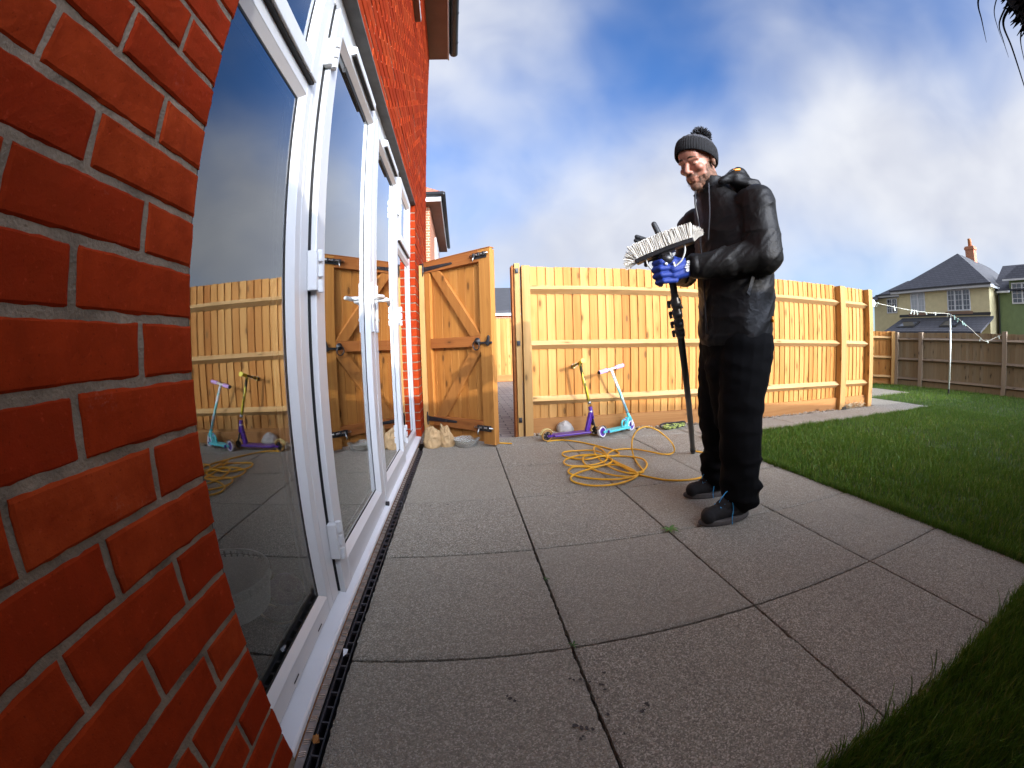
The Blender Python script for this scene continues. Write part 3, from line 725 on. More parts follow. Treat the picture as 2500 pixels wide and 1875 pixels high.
# local: u along the leaf, -Y towards the viewer
b = MB(); u = .003
while u < .80:
    c = min(u+.0985, .806); r_ = random.random()
    b.prism([(u+.003, -.022), (u, -.018), (u, 0), (c-.0012, 0), (c-.0012, -.018), (c-.004, -.022)], 2, .012, 1.622, rnd=r_); u += .0985
lbuild(b, 'board_panel', M['gate'], gate)
def gpart(name, poly, w0, w1, mat, bevel=.003):
    b = MB(); n = len(poly); vs = [(x, w0, z) for x, z in poly] + [(x, w1, z) for x, z in poly]
    b.add(vs, [tuple(range(n))[::-1], tuple(range(n, 2*n))] + [(i, (i+1) % n, n+(i+1) % n, n+i) for i in range(n)])
    return lbuild(b, name, mat, gate, bevel=bevel)
gpart('stile', [(-.004, .10), (.068, .10), (.068, 1.53), (-.004, 1.53)], -.0225, -.055, M['gate'])
gpart('stile', [(.684, .004), (.806, .004), (.806, 1.632), (.684, 1.632)], -.0225, -.058, M['gate'])
gpart('rail', [(-.004, 1.5305), (.6835, 1.5305), (.6835, 1.632), (-.004, 1.632)], -.0225, -.060, M['gate_rail'])
gpart('rail', [(.0685, .822), (.6835, .822), (.6835, .912), (.0685, .912)], -.0225, -.060, M['gate_rail'])
gpart('rail', [(.0685, .105), (.6835, .105), (.6835, .196), (.0685, .196)], -.0225, -.060, M['gate_rail'])
gpart('brace', [(.085, 1.530), (.200, 1.530), (.683, .913), (.565, .913)], -.0228, -.055, M['gate_frame'])
gpart('brace', [(.585, .8215), (.683, .8215), (.683, .785), (.232, .197), (.095, .197)], -.0228, -.055, M['gate_frame'])
gpart('top_edge', [(-.006, 1.6325), (.808, 1.6325), (.808, 1.640), (-.006, 1.640)], -.001, -.062, M['gate_rail'])
def strap(z):
    s_ = gpart('strap_hinge', [(.002, z-.022), (.370, z-.009), (.380, z), (.370, z+.009), (.002, z+.022)], -.0602, -.066, M['black_iron'], .001)
    b = MB(); b.box((-.062, -.064, z-.062), (-.012, -.0585, z+.062)); b.tube([(-.008, -.064, z-.028), (-.008, -.064, z+.028)], .009, 10); lbuild(b, 'plate', M['black_iron'], s_)
    for u in (.05, .14, .24, .34): b = MB(); b.ball((u, -.0665, z), (.006, .003, .006), nu=8, nv=5); lbuild(b, 'screw', M['black_iron'], s_)
    return s_
strap(1.568); strap(.165)
def bolt(z):
    b = MB(); b.box((.622, -.0645, z-.028), (.775, -.0605, z+.022)); o = lbuild(b, 'bolt', M['black_iron'], gate, bevel=.001)
    b = MB(); b.tube([(.60, -.075, z+.004), (.80, -.075, z+.004)], .0075, 10); b.tube([(.655, -.075, z+.004), (.655, -.098, z-.035), (.655, -.096, z-.052)], .0055, 8); lbuild(b, 'rod', M['bolt_metal'], o, smooth=True)
    for u in (.645, .70, .757):
        b = MB(); b.box((u-.009, -.086, z-.012), (u+.009, -.0646, z+.020)); lbuild(b, 'staple', M['black_iron'], o, bevel=.003)
bolt(1.583); bolt(.142)
b = MB(); b.lathe([(.030, 0), (.030, .006), (.012, .010), (.010, .022)], 16, M=Matrix.Translation((.655, -.0605, .868)) @ Matrix.Rotation(R(90), 4, 'X')); rl = lbuild(b, 'ring_latch', M['black_iron'], gate, smooth=True)
b = MB(); b.tube([(.655+.034*math.sin(a), -.083-.010*math.cos(a)*.4, .832+.036*math.cos(a)) for a in np.linspace(0, 2*math.pi, 28)[:-1]], .0052, 8, closed=True); lbuild(b, 'ring', M['black_iron'], rl, smooth=True)
b = MB(); b.box((.668, -.074, .845), (.815, -.0605, .862)); b.prism([(.745, .846), (.775, .826), (.782, .838), (.790, .905), (.778, .915), (.765, .875)], 1, -.078, -.0605); lbuild(b, 'latch_bar', M['black_iron'], rl, bevel=.002)

# ------------------------------------------------------------------ loose things near the gate
def crumple(name, base, rx, ry, h, seed, mat, label, cat, folds=.20, top=.35):
    """soft heap: a pinched sack shape with creases"""
    b = MB(); n, k = 40, 22; vs = []; fs = []
    for j in range(k+1):
        t = j/k
        for i in range(n):
            a = 2*math.pi*i/n; rr = (1-t**1.7*(1-top))*(1+.08*math.sin(3*a+seed))
            if t < .15: rr *= .82+.18*(t/.15)**.5
            p = Vector((math.cos(a)*rx*rr, math.sin(a)*ry*rr, h*t*(1+.25*math.sin(a*1.0+seed)*t)))
            d = 1+folds*(abs(mnoise.noise((math.cos(a)*2.2+seed, math.sin(a)*2.2, t*1.6)))*2-.5)+.10*mnoise.noise((math.cos(a)*6, math.sin(a)*6+seed, t*5))
            p.x *= d; p.y *= d; p.z += .012*mnoise.noise((p.x*30, p.y*30, seed))*t
            vs.append(p+Vector(base))
    for j in range(k):
        for i in range(n): fs.append((j*n+i, j*n+(i+1) % n, (j+1)*n+(i+1) % n, (j+1)*n+i))
    fs += [tuple(range(n))[::-1], tuple(range(k*n, (k+1)*n))]
    b.add(vs, fs, .5); return tag(b.build(name, mat, smooth=True), label, cat)
def sack(name, base, rx, ry, h, seed, mat, label, cat, top, lean):
    """crumpled paper sack: round foot, flattened slanting mouth"""
    b = MB(); n, k = 72, 34; vs = []
    for j in range(k+1):
        t = j/k
        for i in range(n):
            a = 2*math.pi*i/n; c_, s2_ = math.cos(a), math.sin(a)
            sx = rx*(1-(1-top)*max(0, t-.25)/.75)*(.86+.14*min(1, t*6)); sy = ry*(1-.88*t**1.4)
            p = Vector((c_*sx*(1-.12*abs(s2_)), s2_*sy, h*t))
            q = (c_*1.4+seed, s2_*1.4, t*2.2); cr = abs(mnoise.noise((q[0]*2.0, q[1]*2.0, q[2]*1.6)))
            d = .020*(.35-cr)*(.3+t)+.008*(.3-abs(mnoise.noise((c_*5+seed, s2_*5, t*7))))
            p += Vector((c_, s2_*1.2, 0))*d; p.x += lean*t*t; p.z += h*.22*(c_*-.5+.5*math.sin(3*c_+seed))*t**3*.7
            vs.append(p+Vector(base))
    fs = [(j*n+i, j*n+(i+1) % n, (j+1)*n+(i+1) % n, (j+1)*n+i) for j in range(k) for i in range(n)]+[tuple(range(n))[::-1], tuple(range(k*n, (k+1)*n))]
    b.add(vs, fs, .5); return tag(b.build(name, mat, smooth=True), label, cat)
M['paper'] = pm('brown_paper', (.42, .27, .125), .8, .2, 18., .5, 60., .006)
sack('paper_sack', (.108, 3.42, -.017), .075, .055, .168, 2.0, M['paper'], 'crumpled tan paper sack slumped against the brick wall', 'sack', .72, .015)
sack('paper_sack', (.238, 3.435, -.017), .064, .045, .178, 5.3, M['paper'], 'narrow upright tan paper sack between the slumped sack and the bowl', 'sack', .40, -.02)
m, t_, b_ = newmat('clear_plastic'); b_.inputs['Base Color'].default_value = (.80, .78, .70, 1); b_.inputs['Roughness'].default_value = .12; b_.inputs['Transmission Weight'].default_value = .75; b_.inputs['IOR'].default_value = 1.35; M['clear'] = m
b = MB(); b.lathe([(.088, 0), (.092, .003), (.108, .055), (.118, .060), (.119, .064), (.114, .065), (.104, .058), (.088, .006), (.0, .005)], 40, M=Matrix.Translation((.402, 3.425, -.017)), cap=False)
tag(b.build('plastic_bowl', M['clear'], smooth=True), 'shallow clear plastic bowl standing by the foot of the gate', 'bowl')
M['rock'] = pm('white_rock', (.40, .36, .31), .8, .35, 14., .5, 40., .006)
b = MB(); b.ball((0, 0, 0), 1, nu=40, nv=26); c0 = Vector((1.315, 3.615, .050))
b.v = [tuple(c0+Vector((v[0]*.078*(1-.25*max(0, v[2])+.25*max(0, v[0])*max(0, -v[2])), v[1]*.055, v[2]*.066))*(1+.16*mnoise.noise((v[0]*1.3+3, v[1]*1.3, v[2]*1.3))+.22*(.4-abs(mnoise.noise((v[0]*3, v[1]*3+7, v[2]*3))))) ) for v in b.v]
tag(b.build('white_rock', M['rock'], smooth=True), 'pale lumpy white rock behind the purple scooter', 'rock')
# folded green net bag
m, t_, b_ = newmat('green_net'); v_ = coord(t_)
wv = N(t_, 'ShaderNodeTexWave'); wv.inputs['Scale'].default_value = 16; wv.inputs['Distortion'].default_value = 9; wv.inputs['Detail'].default_value = 3; wv.bands_direction = 'Y'; t_.links.new(v_, wv.inputs[0])
t_.links.new(mixc(t_, ramp(t_, wv.outputs[1], .35, .7), (.02, .028, .008), (.36, .40, .09)), b_.inputs['Base Color']); b_.inputs['Roughness'].default_value = .7; M['net'] = m
b = MB(); vs = []; n, k = 28, 40
for j in range(k+1):
    t = j/k; u = t*2-1; w = (1-abs(u)**3.2)**.5
    for i in range(n):
        a = 2*math.pi*i/n; p = Vector((2.395+u*.155, 3.515+.055*u+math.cos(a)*.052*w, .024+math.sin(a)*.026*w))
        p += Vector((0, math.cos(a), math.sin(a)))*(.010*mnoise.noise((u*3, a*1.6, 2))+.005*math.sin(a*7+u*3)); p.z = max(p.z, .001); vs.append(p)
fs = [(j*n+i, j*n+(i+1) % n, (j+1)*n+(i+1) % n, (j+1)*n+i) for j in range(k) for i in range(n)]
b.add(vs, fs, .5); nb = b.build('net_bag', M['net'], smooth=True); tag(nb, 'folded green and black net bag lying by the gravel board', 'bag')
b = MB(); b.tube(spline([(2.24, 3.46, .02), (2.225, 3.475, .03), (2.24, 3.50, .045), (2.30, 3.50, .055), (2.42, 3.50, .055), (2.52, 3.54, .05), (2.545, 3.555, .03), (2.52, 3.53, .012)], 6), .008, 8); b.build('strap', M['rubber'], nb, smooth=True)

# coiled yellow hose
HOSE=[(1.081,3.31,0.008),(1.184,3.327,0.008),(1.289,3.268,0.008),(1.385,3.135,0.008),(1.456,3.0,0.008),(1.509,2.876,0.008),(1.515,2.773,0.008),(1.459,2.709,0.01),(1.348,2.694,0.019),(1.226,2.656,0.016),(1.143,2.74,0.008),(1.096,2.807,0.013),(1.106,2.864,0.02),(1.172,2.922,0.013),(1.284,2.933,0.008),(1.353,2.874,0.016),(1.384,2.757,0.019),(1.392,2.627,0.01),(1.397,2.467,0.01),(1.405,2.316,0.019),(1.44,2.268,0.017),(1.522,2.342,0.009),(1.584,2.441,0.012),(1.595,2.534,0.02),(1.565,2.622,0.014),(1.49,2.697,0.008),(1.383,2.714,0.015),(1.286,2.758,0.02),(1.197,2.785,0.011),(1.1,2.729,0.009),(1.051,2.62,0.018),(1.058,2.544,0.018),(1.138,2.537,0.009),(1.226,2.532,0.011),(1.32,2.559,0.02),(1.388,2.679,0.015),(1.429,2.901,0.008),(1.409,2.997,0.014),(1.36,2.904,0.02),(1.324,2.736,0.012),(1.318,2.553,0.009),(1.323,2.378,0.017),(1.36,2.284,0.019),(1.419,2.262,0.01),(1.405,2.218,0.011),(1.324,2.213,0.019),(1.241,2.307,0.016),(1.198,2.447,0.008),(1.182,2.577,0.014),(1.203,2.679,0.02),(1.266,2.759,0.013),(1.361,2.732,0.008),(1.391,2.605,0.017),(1.331,2.5,0.019),(1.212,2.49,0.01),(1.109,2.525,0.01),(1.041,2.445,0.019),(1.025,2.376,0.017),(1.074,2.319,0.008),(1.162,2.233,0.013),(1.256,2.174,0.02),(1.349,2.2,0.014),(1.428,2.254,0.008),(1.423,2.299,0.016),(1.387,2.425,0.019),(1.332,2.502,0.011),(1.203,2.463,0.009),(1.076,2.367,0.018),(1.011,2.292,0.018),(1.014,2.23,0.009),(1.072,2.146,0.012),(1.147,2.092,0.02),(1.256,2.115,0.015),(1.36,2.182,0.008),(1.424,2.233,0.015),(1.426,2.336,0.02),(1.407,2.526,0.012),(1.4,2.674,0.009),(1.414,2.74,0.018),(1.48,2.82,0.018),(1.578,2.878,0.009),(1.662,2.842,0.011),(1.72,2.721,0.02),(1.786,2.626,0.016),(1.859,2.62,0.01),(1.907,2.64,0.027),(1.897,2.66,0.076),(1.848,2.68,0.131),(1.781,2.7,0.182),(1.698,2.7,0.21),(1.623,2.68,0.197),(1.575,2.66,0.149),(1.549,2.62,0.094),(1.584,2.666,0.012),(1.525,2.462,0.012),(1.494,2.308,0.012),(1.464,2.272,0.012),(1.422,2.298,0.012),(1.399,2.302,0.012),(1.426,2.264,0.008),(1.471,2.2,0.008),(1.546,2.104,0.008),(1.647,2.061,0.008),(1.742,2.061,0.008),(1.825,2.086,0.008)]
M['hose'] = pm('yellow_hose', (.72, .36, .015), .38, .08, 20., spec=.5)
b = MB(); b.tube(spline(HOSE, 5), .0062, 10); tag(b.build('water_hose', M['hose'], smooth=True), 'long yellow hose lying in loose coils on the paving', 'hose')
b = MB(); b.tube(spline([(2.075, 2.622, .012), (2.10, 2.60, .008), (2.13, 2.545, .0075), (2.12, 2.40, .0075), (2.02, 2.26, .0075), (1.93, 2.14, .0075), (1.83, 2.088, .0075)], 6), .006, 10)
tag(b.build('water_hose', M['hose'], smooth=True), 'short yellow hose length running from the pole foot behind the boots', 'hose')
b = MB(); b.tube(spline([(.66, 3.345, .010), (.72, 3.335, .0075), (.78, 3.31, .0075)], 5), .0062, 10); tag(b.build('water_hose', M['hose'], smooth=True), 'stub of yellow hose poking out under the gate corner', 'hose')

# gravel under the fence
M['pebble'] = brick_mat('pebbles', (.55, .42, .28), (.34, .26, .18), (.62, .56, .46)); 
def pebble(b, c, r):
    a = Matrix.Rotation(random.uniform(0, 6.28), 3, 'Z')
    b.ball(c, (r*random.uniform(.8, 1.4), r*random.uniform(.7, 1.1), r*random.uniform(.5, .8)), M=a, nu=7, nv=5)
b = MB()
for i in range(430):
    x = random.uniform(1.02, 5.6); y = random.uniform(3.595, 3.668); pebble(b, (x, y, random.uniform(-.012, .006)), random.uniform(.007, .015))
for i in range(60):
    x = random.uniform(1.02, 1.30) if i < 28 else random.uniform(1.95, 2.35); pebble(b, (x, random.uniform(3.575, 3.64), random.uniform(.0, .02)), random.uniform(.009, .018))
tag(b.build('gravel', M['pebble'], smooth=True), kind='stuff')
plane('gravel_bed', [(.94, 3.60), (5.7, 3.60), (5.7, 3.70), (.94, 3.70)], -.009, M['joint'])
# dry stalks heaped against the second post
M['straw'] = wood('dry_stalks', (.55, .45, .28), (.30, .23, .13), 0, knots=False, var=.4)
b = MB()
for i in range(46):
    x = random.uniform(5.0, 5.40); y = random.uniform(3.575, 3.64); a = random.uniform(-.5, .5)+(0 if random.random() < .7 else 1.4); L = random.uniform(.05, .15); zz = random.uniform(.004, .05)
    p = [(x, y, zz), (x+L*.5*math.cos(a), y+.02*random.uniform(-1, 1), zz+L*.25*random.random()), (x+L*math.cos(a), y+.03*random.uniform(-1, 1), max(.004, zz+L*.5*(math.sin(a)+.15)))]
    b.tube(spline(p, 3), random.uniform(.0016, .0045), 5)
tag(b.build('dry_stalks', M['straw']), 'heap of dry straw stalks against the foot of the fence post', 'plant debris')
crumple('dark_clod', (5.03, 3.60, -.01), .055, .03, .04, 3.1, M['soil'], 'dark clod of earth left of the dry straw heap', 'earth', .25, .5)

# ------------------------------------------------------------------ scooters
M['purple'] = pm('purple_paint', (.085, .022, .24), .3, .06, 10., spec=.6)
M['lilac'] = pm('lilac_grip', (.55, .34, .66), .55, .06, 20.)
M['teal'] = pm('teal_paint', (.10, .55, .56), .3, .06, 10., spec=.6)
M['yellow'] = pm('yellow_rubber', (.72, .62, .02), .5, .08, 20.)
M['pale_yellow'] = pm('pale_yellow_plastic', (.80, .68, .28), .5, .06, 20.)
M['amber'] = pm('amber_tyre', (.38, .20, .045), .35, .1, 20.)
M['white_tyre'] = pm('white_tyre', (.78, .74, .74), .5, .05, 20.)
def two_tone(name, a, c, ax, scale, thr):
    m, t, b = newmat(name); t.links.new(mixc(t, ramp(t, tnoise(t, tmap(t, coord(t), ax), scale, 2, .5, 1.), thr-.03, thr+.03), a, c), b.inputs['Base Color']); b.inputs['Roughness'].default_value = .35; return m
M['yb'] = two_tone('yellow_black_stem', (.020, .018, .010), (.55, .48, .04), (30, 30, 5), 1.2, .50)
M['tw'] = two_tone('teal_white_stem', (.68, .72, .78), (.22, .60, .62), (22, 22, 9), 1.3, .52)
def wheel(root, c, ax, r, w, tyre, hub, rim):
    c = Vector(c); ax = Vector(ax).normalized(); Mx = Matrix.Translation(c) @ ax.to_track_quat('Z', 'Y').to_matrix().to_4x4()
    b = MB(); b.lathe([(r*.74, -w/2), (r*.93, -w/2), (r, -w*.22), (r, w*.22), (r*.93, w/2), (r*.74, w/2), (r*.74, -w/2)], 32, M=Mx, cap=False); o = b.build('wheel', tyre, root, smooth=True)
    b = MB(); b.lathe([(.0, -w*.42), (r*.16, -w*.42), (r*.16, w*.42), (0, w*.42)], 16, M=Mx, cap=False)
    if rim == 'spoke':
        for k in range(5):
            a = 2*math.pi*k/5; d = Vector((math.cos(a), math.sin(a), 0)); s_ = Vector((-d.y, d.x, 0))*r*.13
            q = [d*r*.1-s_, d*r*.76-s_*1.3, d*r*.76+s_*1.3, d*r*.1+s_]; vs = [Mx @ (p+Vector((0, 0, z))) for z in (-w*.3, w*.3) for p in q]
            b.add(vs, [(3, 2, 1, 0), (4, 5, 6, 7), (0, 1, 5, 4), (1, 2, 6, 5), (2, 3, 7, 6), (3, 0, 4, 7)])
        b.lathe([(r*.68, -w*.34), (r*.75, -w*.34), (r*.75, w*.34), (r*.68, w*.34), (r*.68, -w*.34)], 28, M=Mx, cap=False)
    else: b.lathe([(0, -w*.36), (r*.62, -w*.38), (r*.745, -w*.46), (r*.745, w*.46), (r*.62, w*.38), (0, w*.36)], 28, M=Mx, cap=False)
    b.build('rim', hub, o, smooth=rim != 'spoke')
    b = MB(); b.tube([c-ax*w*.7, c+ax*w*.7], r*.10, 8); b.build('axle_bolt', M['bolt_metal'], o)
    return o
def mudguard(root, c, d, ax, r, w, a0, a1, mat):
    c, d, ax = Vector(c), Vector(d).normalized(), Vector(ax).normalized(); upv = ax.cross(d); upv = upv if upv.z > 0 else -upv
    vs = []; n = 12
    for k in range(n+1):
        a = R(a0+(a1-a0)*k/n); e = d*math.cos(a)+upv*math.sin(a)
        for rr in (r, r+.004):
            for s_ in (-w/2, w/2): vs.append(c+e*rr+ax*s_)
    fs = []
    for k in range(n):
        i = k*4; j = i+4; fs += [(i, i+1, j+1, j), (i+2, j+2, j+3, i+3), (i, j, j+2, i+2), (i+1, i+3, j+3, j+1)]
    fs += [(0, 2, 3, 1), (n*4, n*4+1, n*4+3, n*4+2)]; b = MB(); b.add(vs, fs, .5); return b.build('mudguard', mat, root, smooth=False)
# purple scooter
RW, FW = Vector((1.086, 3.345, .049)), Vector((1.547, 3.444, .049)); d = (FW-RW).normalized(); ax = d.cross(Vector((0, 0, 1))).normalized()
s1 = empty('kick_scooter', (1.3, 3.4, 0), 'purple kick scooter with a yellow grip leaning against the fence', 'scooter', 'scooters against the fence')
wheel(s1, RW, ax, .050, .024, M['amber'], M['black_plastic'], 'spoke'); wheel(s1, FW, ax, .050, .024, M['amber'], M['black_plastic'], 'spoke')
mudguard(s1, RW, -d, ax, .058, .030, 10, 150, M['pale_yellow'])
def beam(a, c, w, h, upv=Vector((0, 0, 1)), b=None):
    a, c = Vector(a), Vector(c); t = (c-a).normalized(); s_ = t.cross(upv).normalized(); u_ = s_.cross(t)
    vs = [p+s_*i*w/2+u_*j*h/2 for p in (a, c) for i, j in ((-1, -1), (1, -1), (1, 1), (-1, 1))]
    b = b or MB(); b.add(vs, [(3, 2, 1, 0), (4, 5, 6, 7), (0, 1, 5, 4), (1, 2, 6, 5), (2, 3, 7, 6), (3, 0, 4, 7)]); return b
D0, D1 = RW+d*.055+Vector((0, 0, -.003)), FW-d*.060+Vector((0, 0, -.004))
beam(D0, D1, .10, .016).build('deck', M['purple'], s1, bevel=.004)
b = MB()
for s_ in (-1, 1): beam(RW+ax*s_*.018, RW+d*.075+ax*s_*.018+Vector((0, 0, -.003)), .005, .018, b=b)
b.build('rear_fork', M['purple'], s1)
HT, HB, HC = Vector((1.511, 3.462, .262)), Vector((1.530, 3.455, .155)), Vector((1.506, 3.463, .290))
b = MB(); b.tube([HB, HT], .0185, 14); b.build('head_tube', M['purple'], s1, smooth=True)
b = MB(); beam(D1-d*.02+Vector((0, 0, .004)), HB*.45+HT*.55, .030, .046, b=b); b.build('down_tube', M['purple'], s1, bevel=.007)
b = MB(); b.tube([HT*.75+HB*.25-Vector((0,0,.03)), HT*.8+HB*.2-Vector((0,0,.012))], .0215, 14); b.build('head_ring', M['bolt_metal'], s1, smooth=True); b = MB(); b.tube([HC, HC+Vector((-.004, 0, .022))], .0175, 14); b.build('clamp_ring', M['bolt_metal'], s1, smooth=True)
b = MB()
for s_ in (-1, 1): b.tube([HB, HB+Vector((.004, -.002, -.03))+ax*s_*.017, FW+ax*s_*.017], .0085, 8)
b.build('fork', M['black_plastic'], s1, smooth=True)
T = Vector((1.430, 3.500, .656))
b = MB(); b.tube([HC, T], .0135, 12); b.build('stem', M['yb'], s1, smooth=True)
G0, G1 = Vector((1.427, 3.385, .679)), Vector((1.4225, 3.673, .621))
b = MB(); b.tube([G0, G1], .0105, 12); hb = b.build('handlebar', M['black_plastic'], s1, smooth=True)
for a, c, m_ in ((G0, G0.lerp(G1, .30), M['yellow']), (G1, G1.lerp(G0, .30), M['yb'])):
    t = (c-a).normalized(); b = MB(); b.tube([a-t*.006, a, a+t*.001, a+t*.006, a+t*.0061, c], [.021, .0215, .021, .021, .0155, .0155], 14); b.build('grip', m_, hb, smooth=False)
# teal scooter
RW, FW = Vector((1.586, 3.356, .049)), Vector((1.951, 3.565, .047)); d = (FW-RW).normalized(); ax = d.cross(Vector((0, 0, 1))).normalized(); axt = (ax+Vector((0, 0, .12))).normalized()
s2 = empty('kick_scooter', (1.75, 3.45, 0), 'teal kick scooter with lilac grips and white tyres leaning against the fence', 'scooter', 'scooters against the fence')
wheel(s2, RW, axt, .048, .026, M['white_tyre'], M['purple'], 'disc'); wheel(s2, FW, axt, .048, .026, M['white_tyre'], M['purple'], 'disc')
mudguard(s2, RW, -d, ax, .055, .030, 30, 160, M['bolt_metal'])
D0, D1 = RW+d*.062+Vector((0, 0, -.002)), FW-d*.045+Vector((0, 0, -.008))
beam(D0, D1, .085, .020).build('deck', M['teal'], s2, bevel=.004)
b = MB()
for s_ in (-1, 1): beam(RW+ax*s_*.020, RW+d*.075+ax*s_*.020, .006, .022, b=b)
b.build('rear_fork', M['teal'], s2, bevel=.002)
b = beam(D0-d*.012, D0+d*.006, .075, .024); b.build('deck_collar', M['purple'], s2, bevel=.002)
Hd = Vector((1.919, 3.568, .170)); T = Vector((1.736, 3.522, .590))
b = MB(); b.tube([FW+Vector((0, 0, .050)), Hd], [.020, .014], 12); b.build('head_tube', M['teal'], s2, smooth=True)
b = MB(); beam(D1-d*.03, Hd.lerp(FW, .35)-d*.018, .040, .030, b=b); b.build('folding_neck', M['teal'], s2, bevel=.006)
b = MB(); cc = D1-d*.060+Vector((0, 0, .040)); b.tube([cc+Vector((d.x*.030*math.cos(a), d.y*.030*math.cos(a), .036*math.sin(a))) for a in np.linspace(0, 2*math.pi, 22)[:-1]], .010, 8, closed=True); b.build('folding_bracket', M['teal'], s2, smooth=True)
b = MB(); b.tube([cc+Vector((0, -.008, .045)), cc+d*.03+Vector((0, -.01, .028))], .006, 8); b.build('release_lever', M['lilac'], s2, smooth=True)
b = MB()
for s_ in (-1, 1): beam(FW+ax*s_*.019, FW+Vector((0, 0, .056))+ax*s_*.019, .006, .022, b=b, upv=d)
b.build('fork', M['white_tyre'], s2, bevel=.002)
b = MB(); b.tube([Hd, T], [.0135, .0125], 12); b.build('stem', M['tw'], s2, smooth=True)
G0, G1 = Vector((1.595, 3.452, .566)), Vector((1.892, 3.610, .618))
b = MB(); b.tube([G0, G1], .0095, 12); b.tube([T-Vector((0, 0, .02)), T+Vector((-.003, 0, .010))], .0155, 12); hb = b.build('handlebar', M['white_tyre'], s2, smooth=True)
for a, c in ((G0, G0.lerp(G1, .32)), (G1, G1.lerp(G0, .32))):
    t = (c-a).normalized(); b = MB(); b.tube([a, a+t*.004, a+t*.02, c-t*.004, c], [.015, .0175, .0175, .0185, .014], 14); b.build('grip', M['lilac'], hb, smooth=False)
    b = MB(); b.tube([a-t*.003, a+t*.002], .0165, 14); b.build('grip_end', M['rubber'], hb)

# weeds in the joints, crumbs and damp drips on the slabs
M['weed'] = pm('weed_leaf', (.07, .17, .03), .55, .3, 40.)
def weed(c, n, L, label, group=None):
    b = MB()
    for k in range(n):
        a = 2*math.pi*k/n+random.uniform(-.3, .3); l = L*random.uniform(.6, 1.1); w = l*.16; dx, dy = math.cos(a), math.sin(a)
        vs = []
        for q in range(5):
            t = q/4; ww = w*math.sin(math.pi*min(.97, t*.9+.08)); p = Vector(c)+Vector((dx*l*t, dy*l*t, .004+l*.55*t*(1-t*.8))); vs += [p+Vector((-dy*ww, dx*ww, .002)), p, p+Vector((dy*ww, -dx*ww, .002))]
        b.add(vs, [f for q in range(4) for f in ((q*3, q*3+1, q*3+4, q*3+3), (q*3+1, q*3+2, q*3+5, q*3+4))])
    return tag(b.build('weed', M['weed'], smooth=True), label, 'weed', group)
weed((1.241, 1.485, 0), 7, .048, 'star-shaped green weed in the slab joint in front of the near boot')
weed((.643, .885, 0), 5, .016, 'tiny green weed at the slab corner nearest the viewpoint')
weed((.640, 1.24, 0), 3, .014, 'tiny green sprout along the lengthwise slab joint')
M['leaf'] = pm('dead_leaf', (.40, .16, .03), .7, .3, 60.)
b = MB()
for k in range(7):
    a = random.uniform(0, 6.28); vs = [Vector((.022, .60, .004))+Vector((math.cos(a+q)*.010*random.uniform(.6, 1.2), math.sin(a+q)*.014, random.uniform(0, .010))) for q in (0, 1.6, 3.1, 4.7)]; b.add(vs, [(0, 1, 2, 3)])
tag(b.build('dead_leaf', M['leaf']), 'crumpled orange dead leaf lying in the drain channel', 'leaf')
b = MB(); b.add([(.020, .895, .004), (.030, .90, .010), (.028, .925, .006), (.016, .92, .012)], [(0, 1, 2, 3)]); tag(b.build('paper_scrap', M['upvc_sill']), 'small white paper scrap caught on the drain grating', 'paper')
M['damp'] = pm('damp_stain', (.045, .036, .03), .6, .3, 60.)
b = MB(); random.seed(11)
for x, y in ((.604,.764),(.612,.758),(.629,.756),(.636,.748),(.648,.742),(.677,.722),(.670,.726),(.675,.707),(.752,.636),(.754,.628),(.735,.616),(.742,.618),(.658,.630),(.578,.615),(.590,.606),(.602,.602),(.613,.596),(.587,.581),(.581,.575),(.674,.566),(.692,.764),(.445,.733),(.452,.724),(.462,.715),(.192,2.018),(.274,2.028),(.283,2.027),(.321,1.948),(.30,1.80)):
    k = 9; r0 = random.uniform(.0030, .0062); sx = random.uniform(.7, 1.5); an = random.uniform(0, 3)
    vs = [(x+r0*sx*math.cos(2*math.pi*q/k+an)*random.uniform(.5, 1.3), y+r0*math.sin(2*math.pi*q/k+an)*random.uniform(.5, 1.3), .0032) for q in range(k)]; b.add(vs, [tuple(range(k))])
b.build('damp_drips', M['damp'], patio)
random.seed(23)

# ------------------------------------------------------------------ the man
O_ = Vector((1.60, 1.63, 0))
def L(f, l, u): return O_ + Vector((-f, -l, u))          # forward, left, up as he stands (he faces the house)
man = empty('person', (1.62, 1.63, 0), 'bearded man in black jacket, bobble hat and blue glove holding up the cleaning brush', 'person')
def solidify(mb, voxel, it=3, fac=.5, disp=None):
    """join overlapping shapes into one continuous skin"""
    me = bpy.data.meshes.new('tmp'); me.from_pydata([tuple(v) for v in mb.v], [], mb.f); me.update()
    o = bpy.data.objects.new('tmp', me); COL.objects.link(o)
    r_ = o.modifiers.new('r', 'REMESH'); r_.mode = 'VOXEL'; r_.voxel_size = voxel
    s_ = o.modifiers.new('s', 'SMOOTH'); s_.factor = fac; s_.iterations = it
    bpy.context.view_layer.update()
    ev = o.evaluated_get(bpy.context.evaluated_depsgraph_get()); m2 = bpy.data.meshes.new_from_object(ev)
    n = len(m2.vertices); co = np.zeros(n*3); m2.vertices.foreach_get('co', co); co = co.reshape(-1, 3)
    nn = np.zeros(n*3); m2.vertices.foreach_get('normal', nn); nn = nn.reshape(-1, 3)
    if disp: co = co + nn*np.array([disp(Vector(p), Vector(q)) for p, q in zip(co, nn)])[:, None]
    fs = [tuple(p.vertices) for p in m2.polygons]
    bpy.data.objects.remove(o); bpy.data.meshes.remove(me); bpy.data.meshes.remove(m2)
    out = MB(); out.v = [tuple(v) for v in co]; out.f = fs; out.r = [.5]*len(fs); out.m = [0]*len(fs); return out
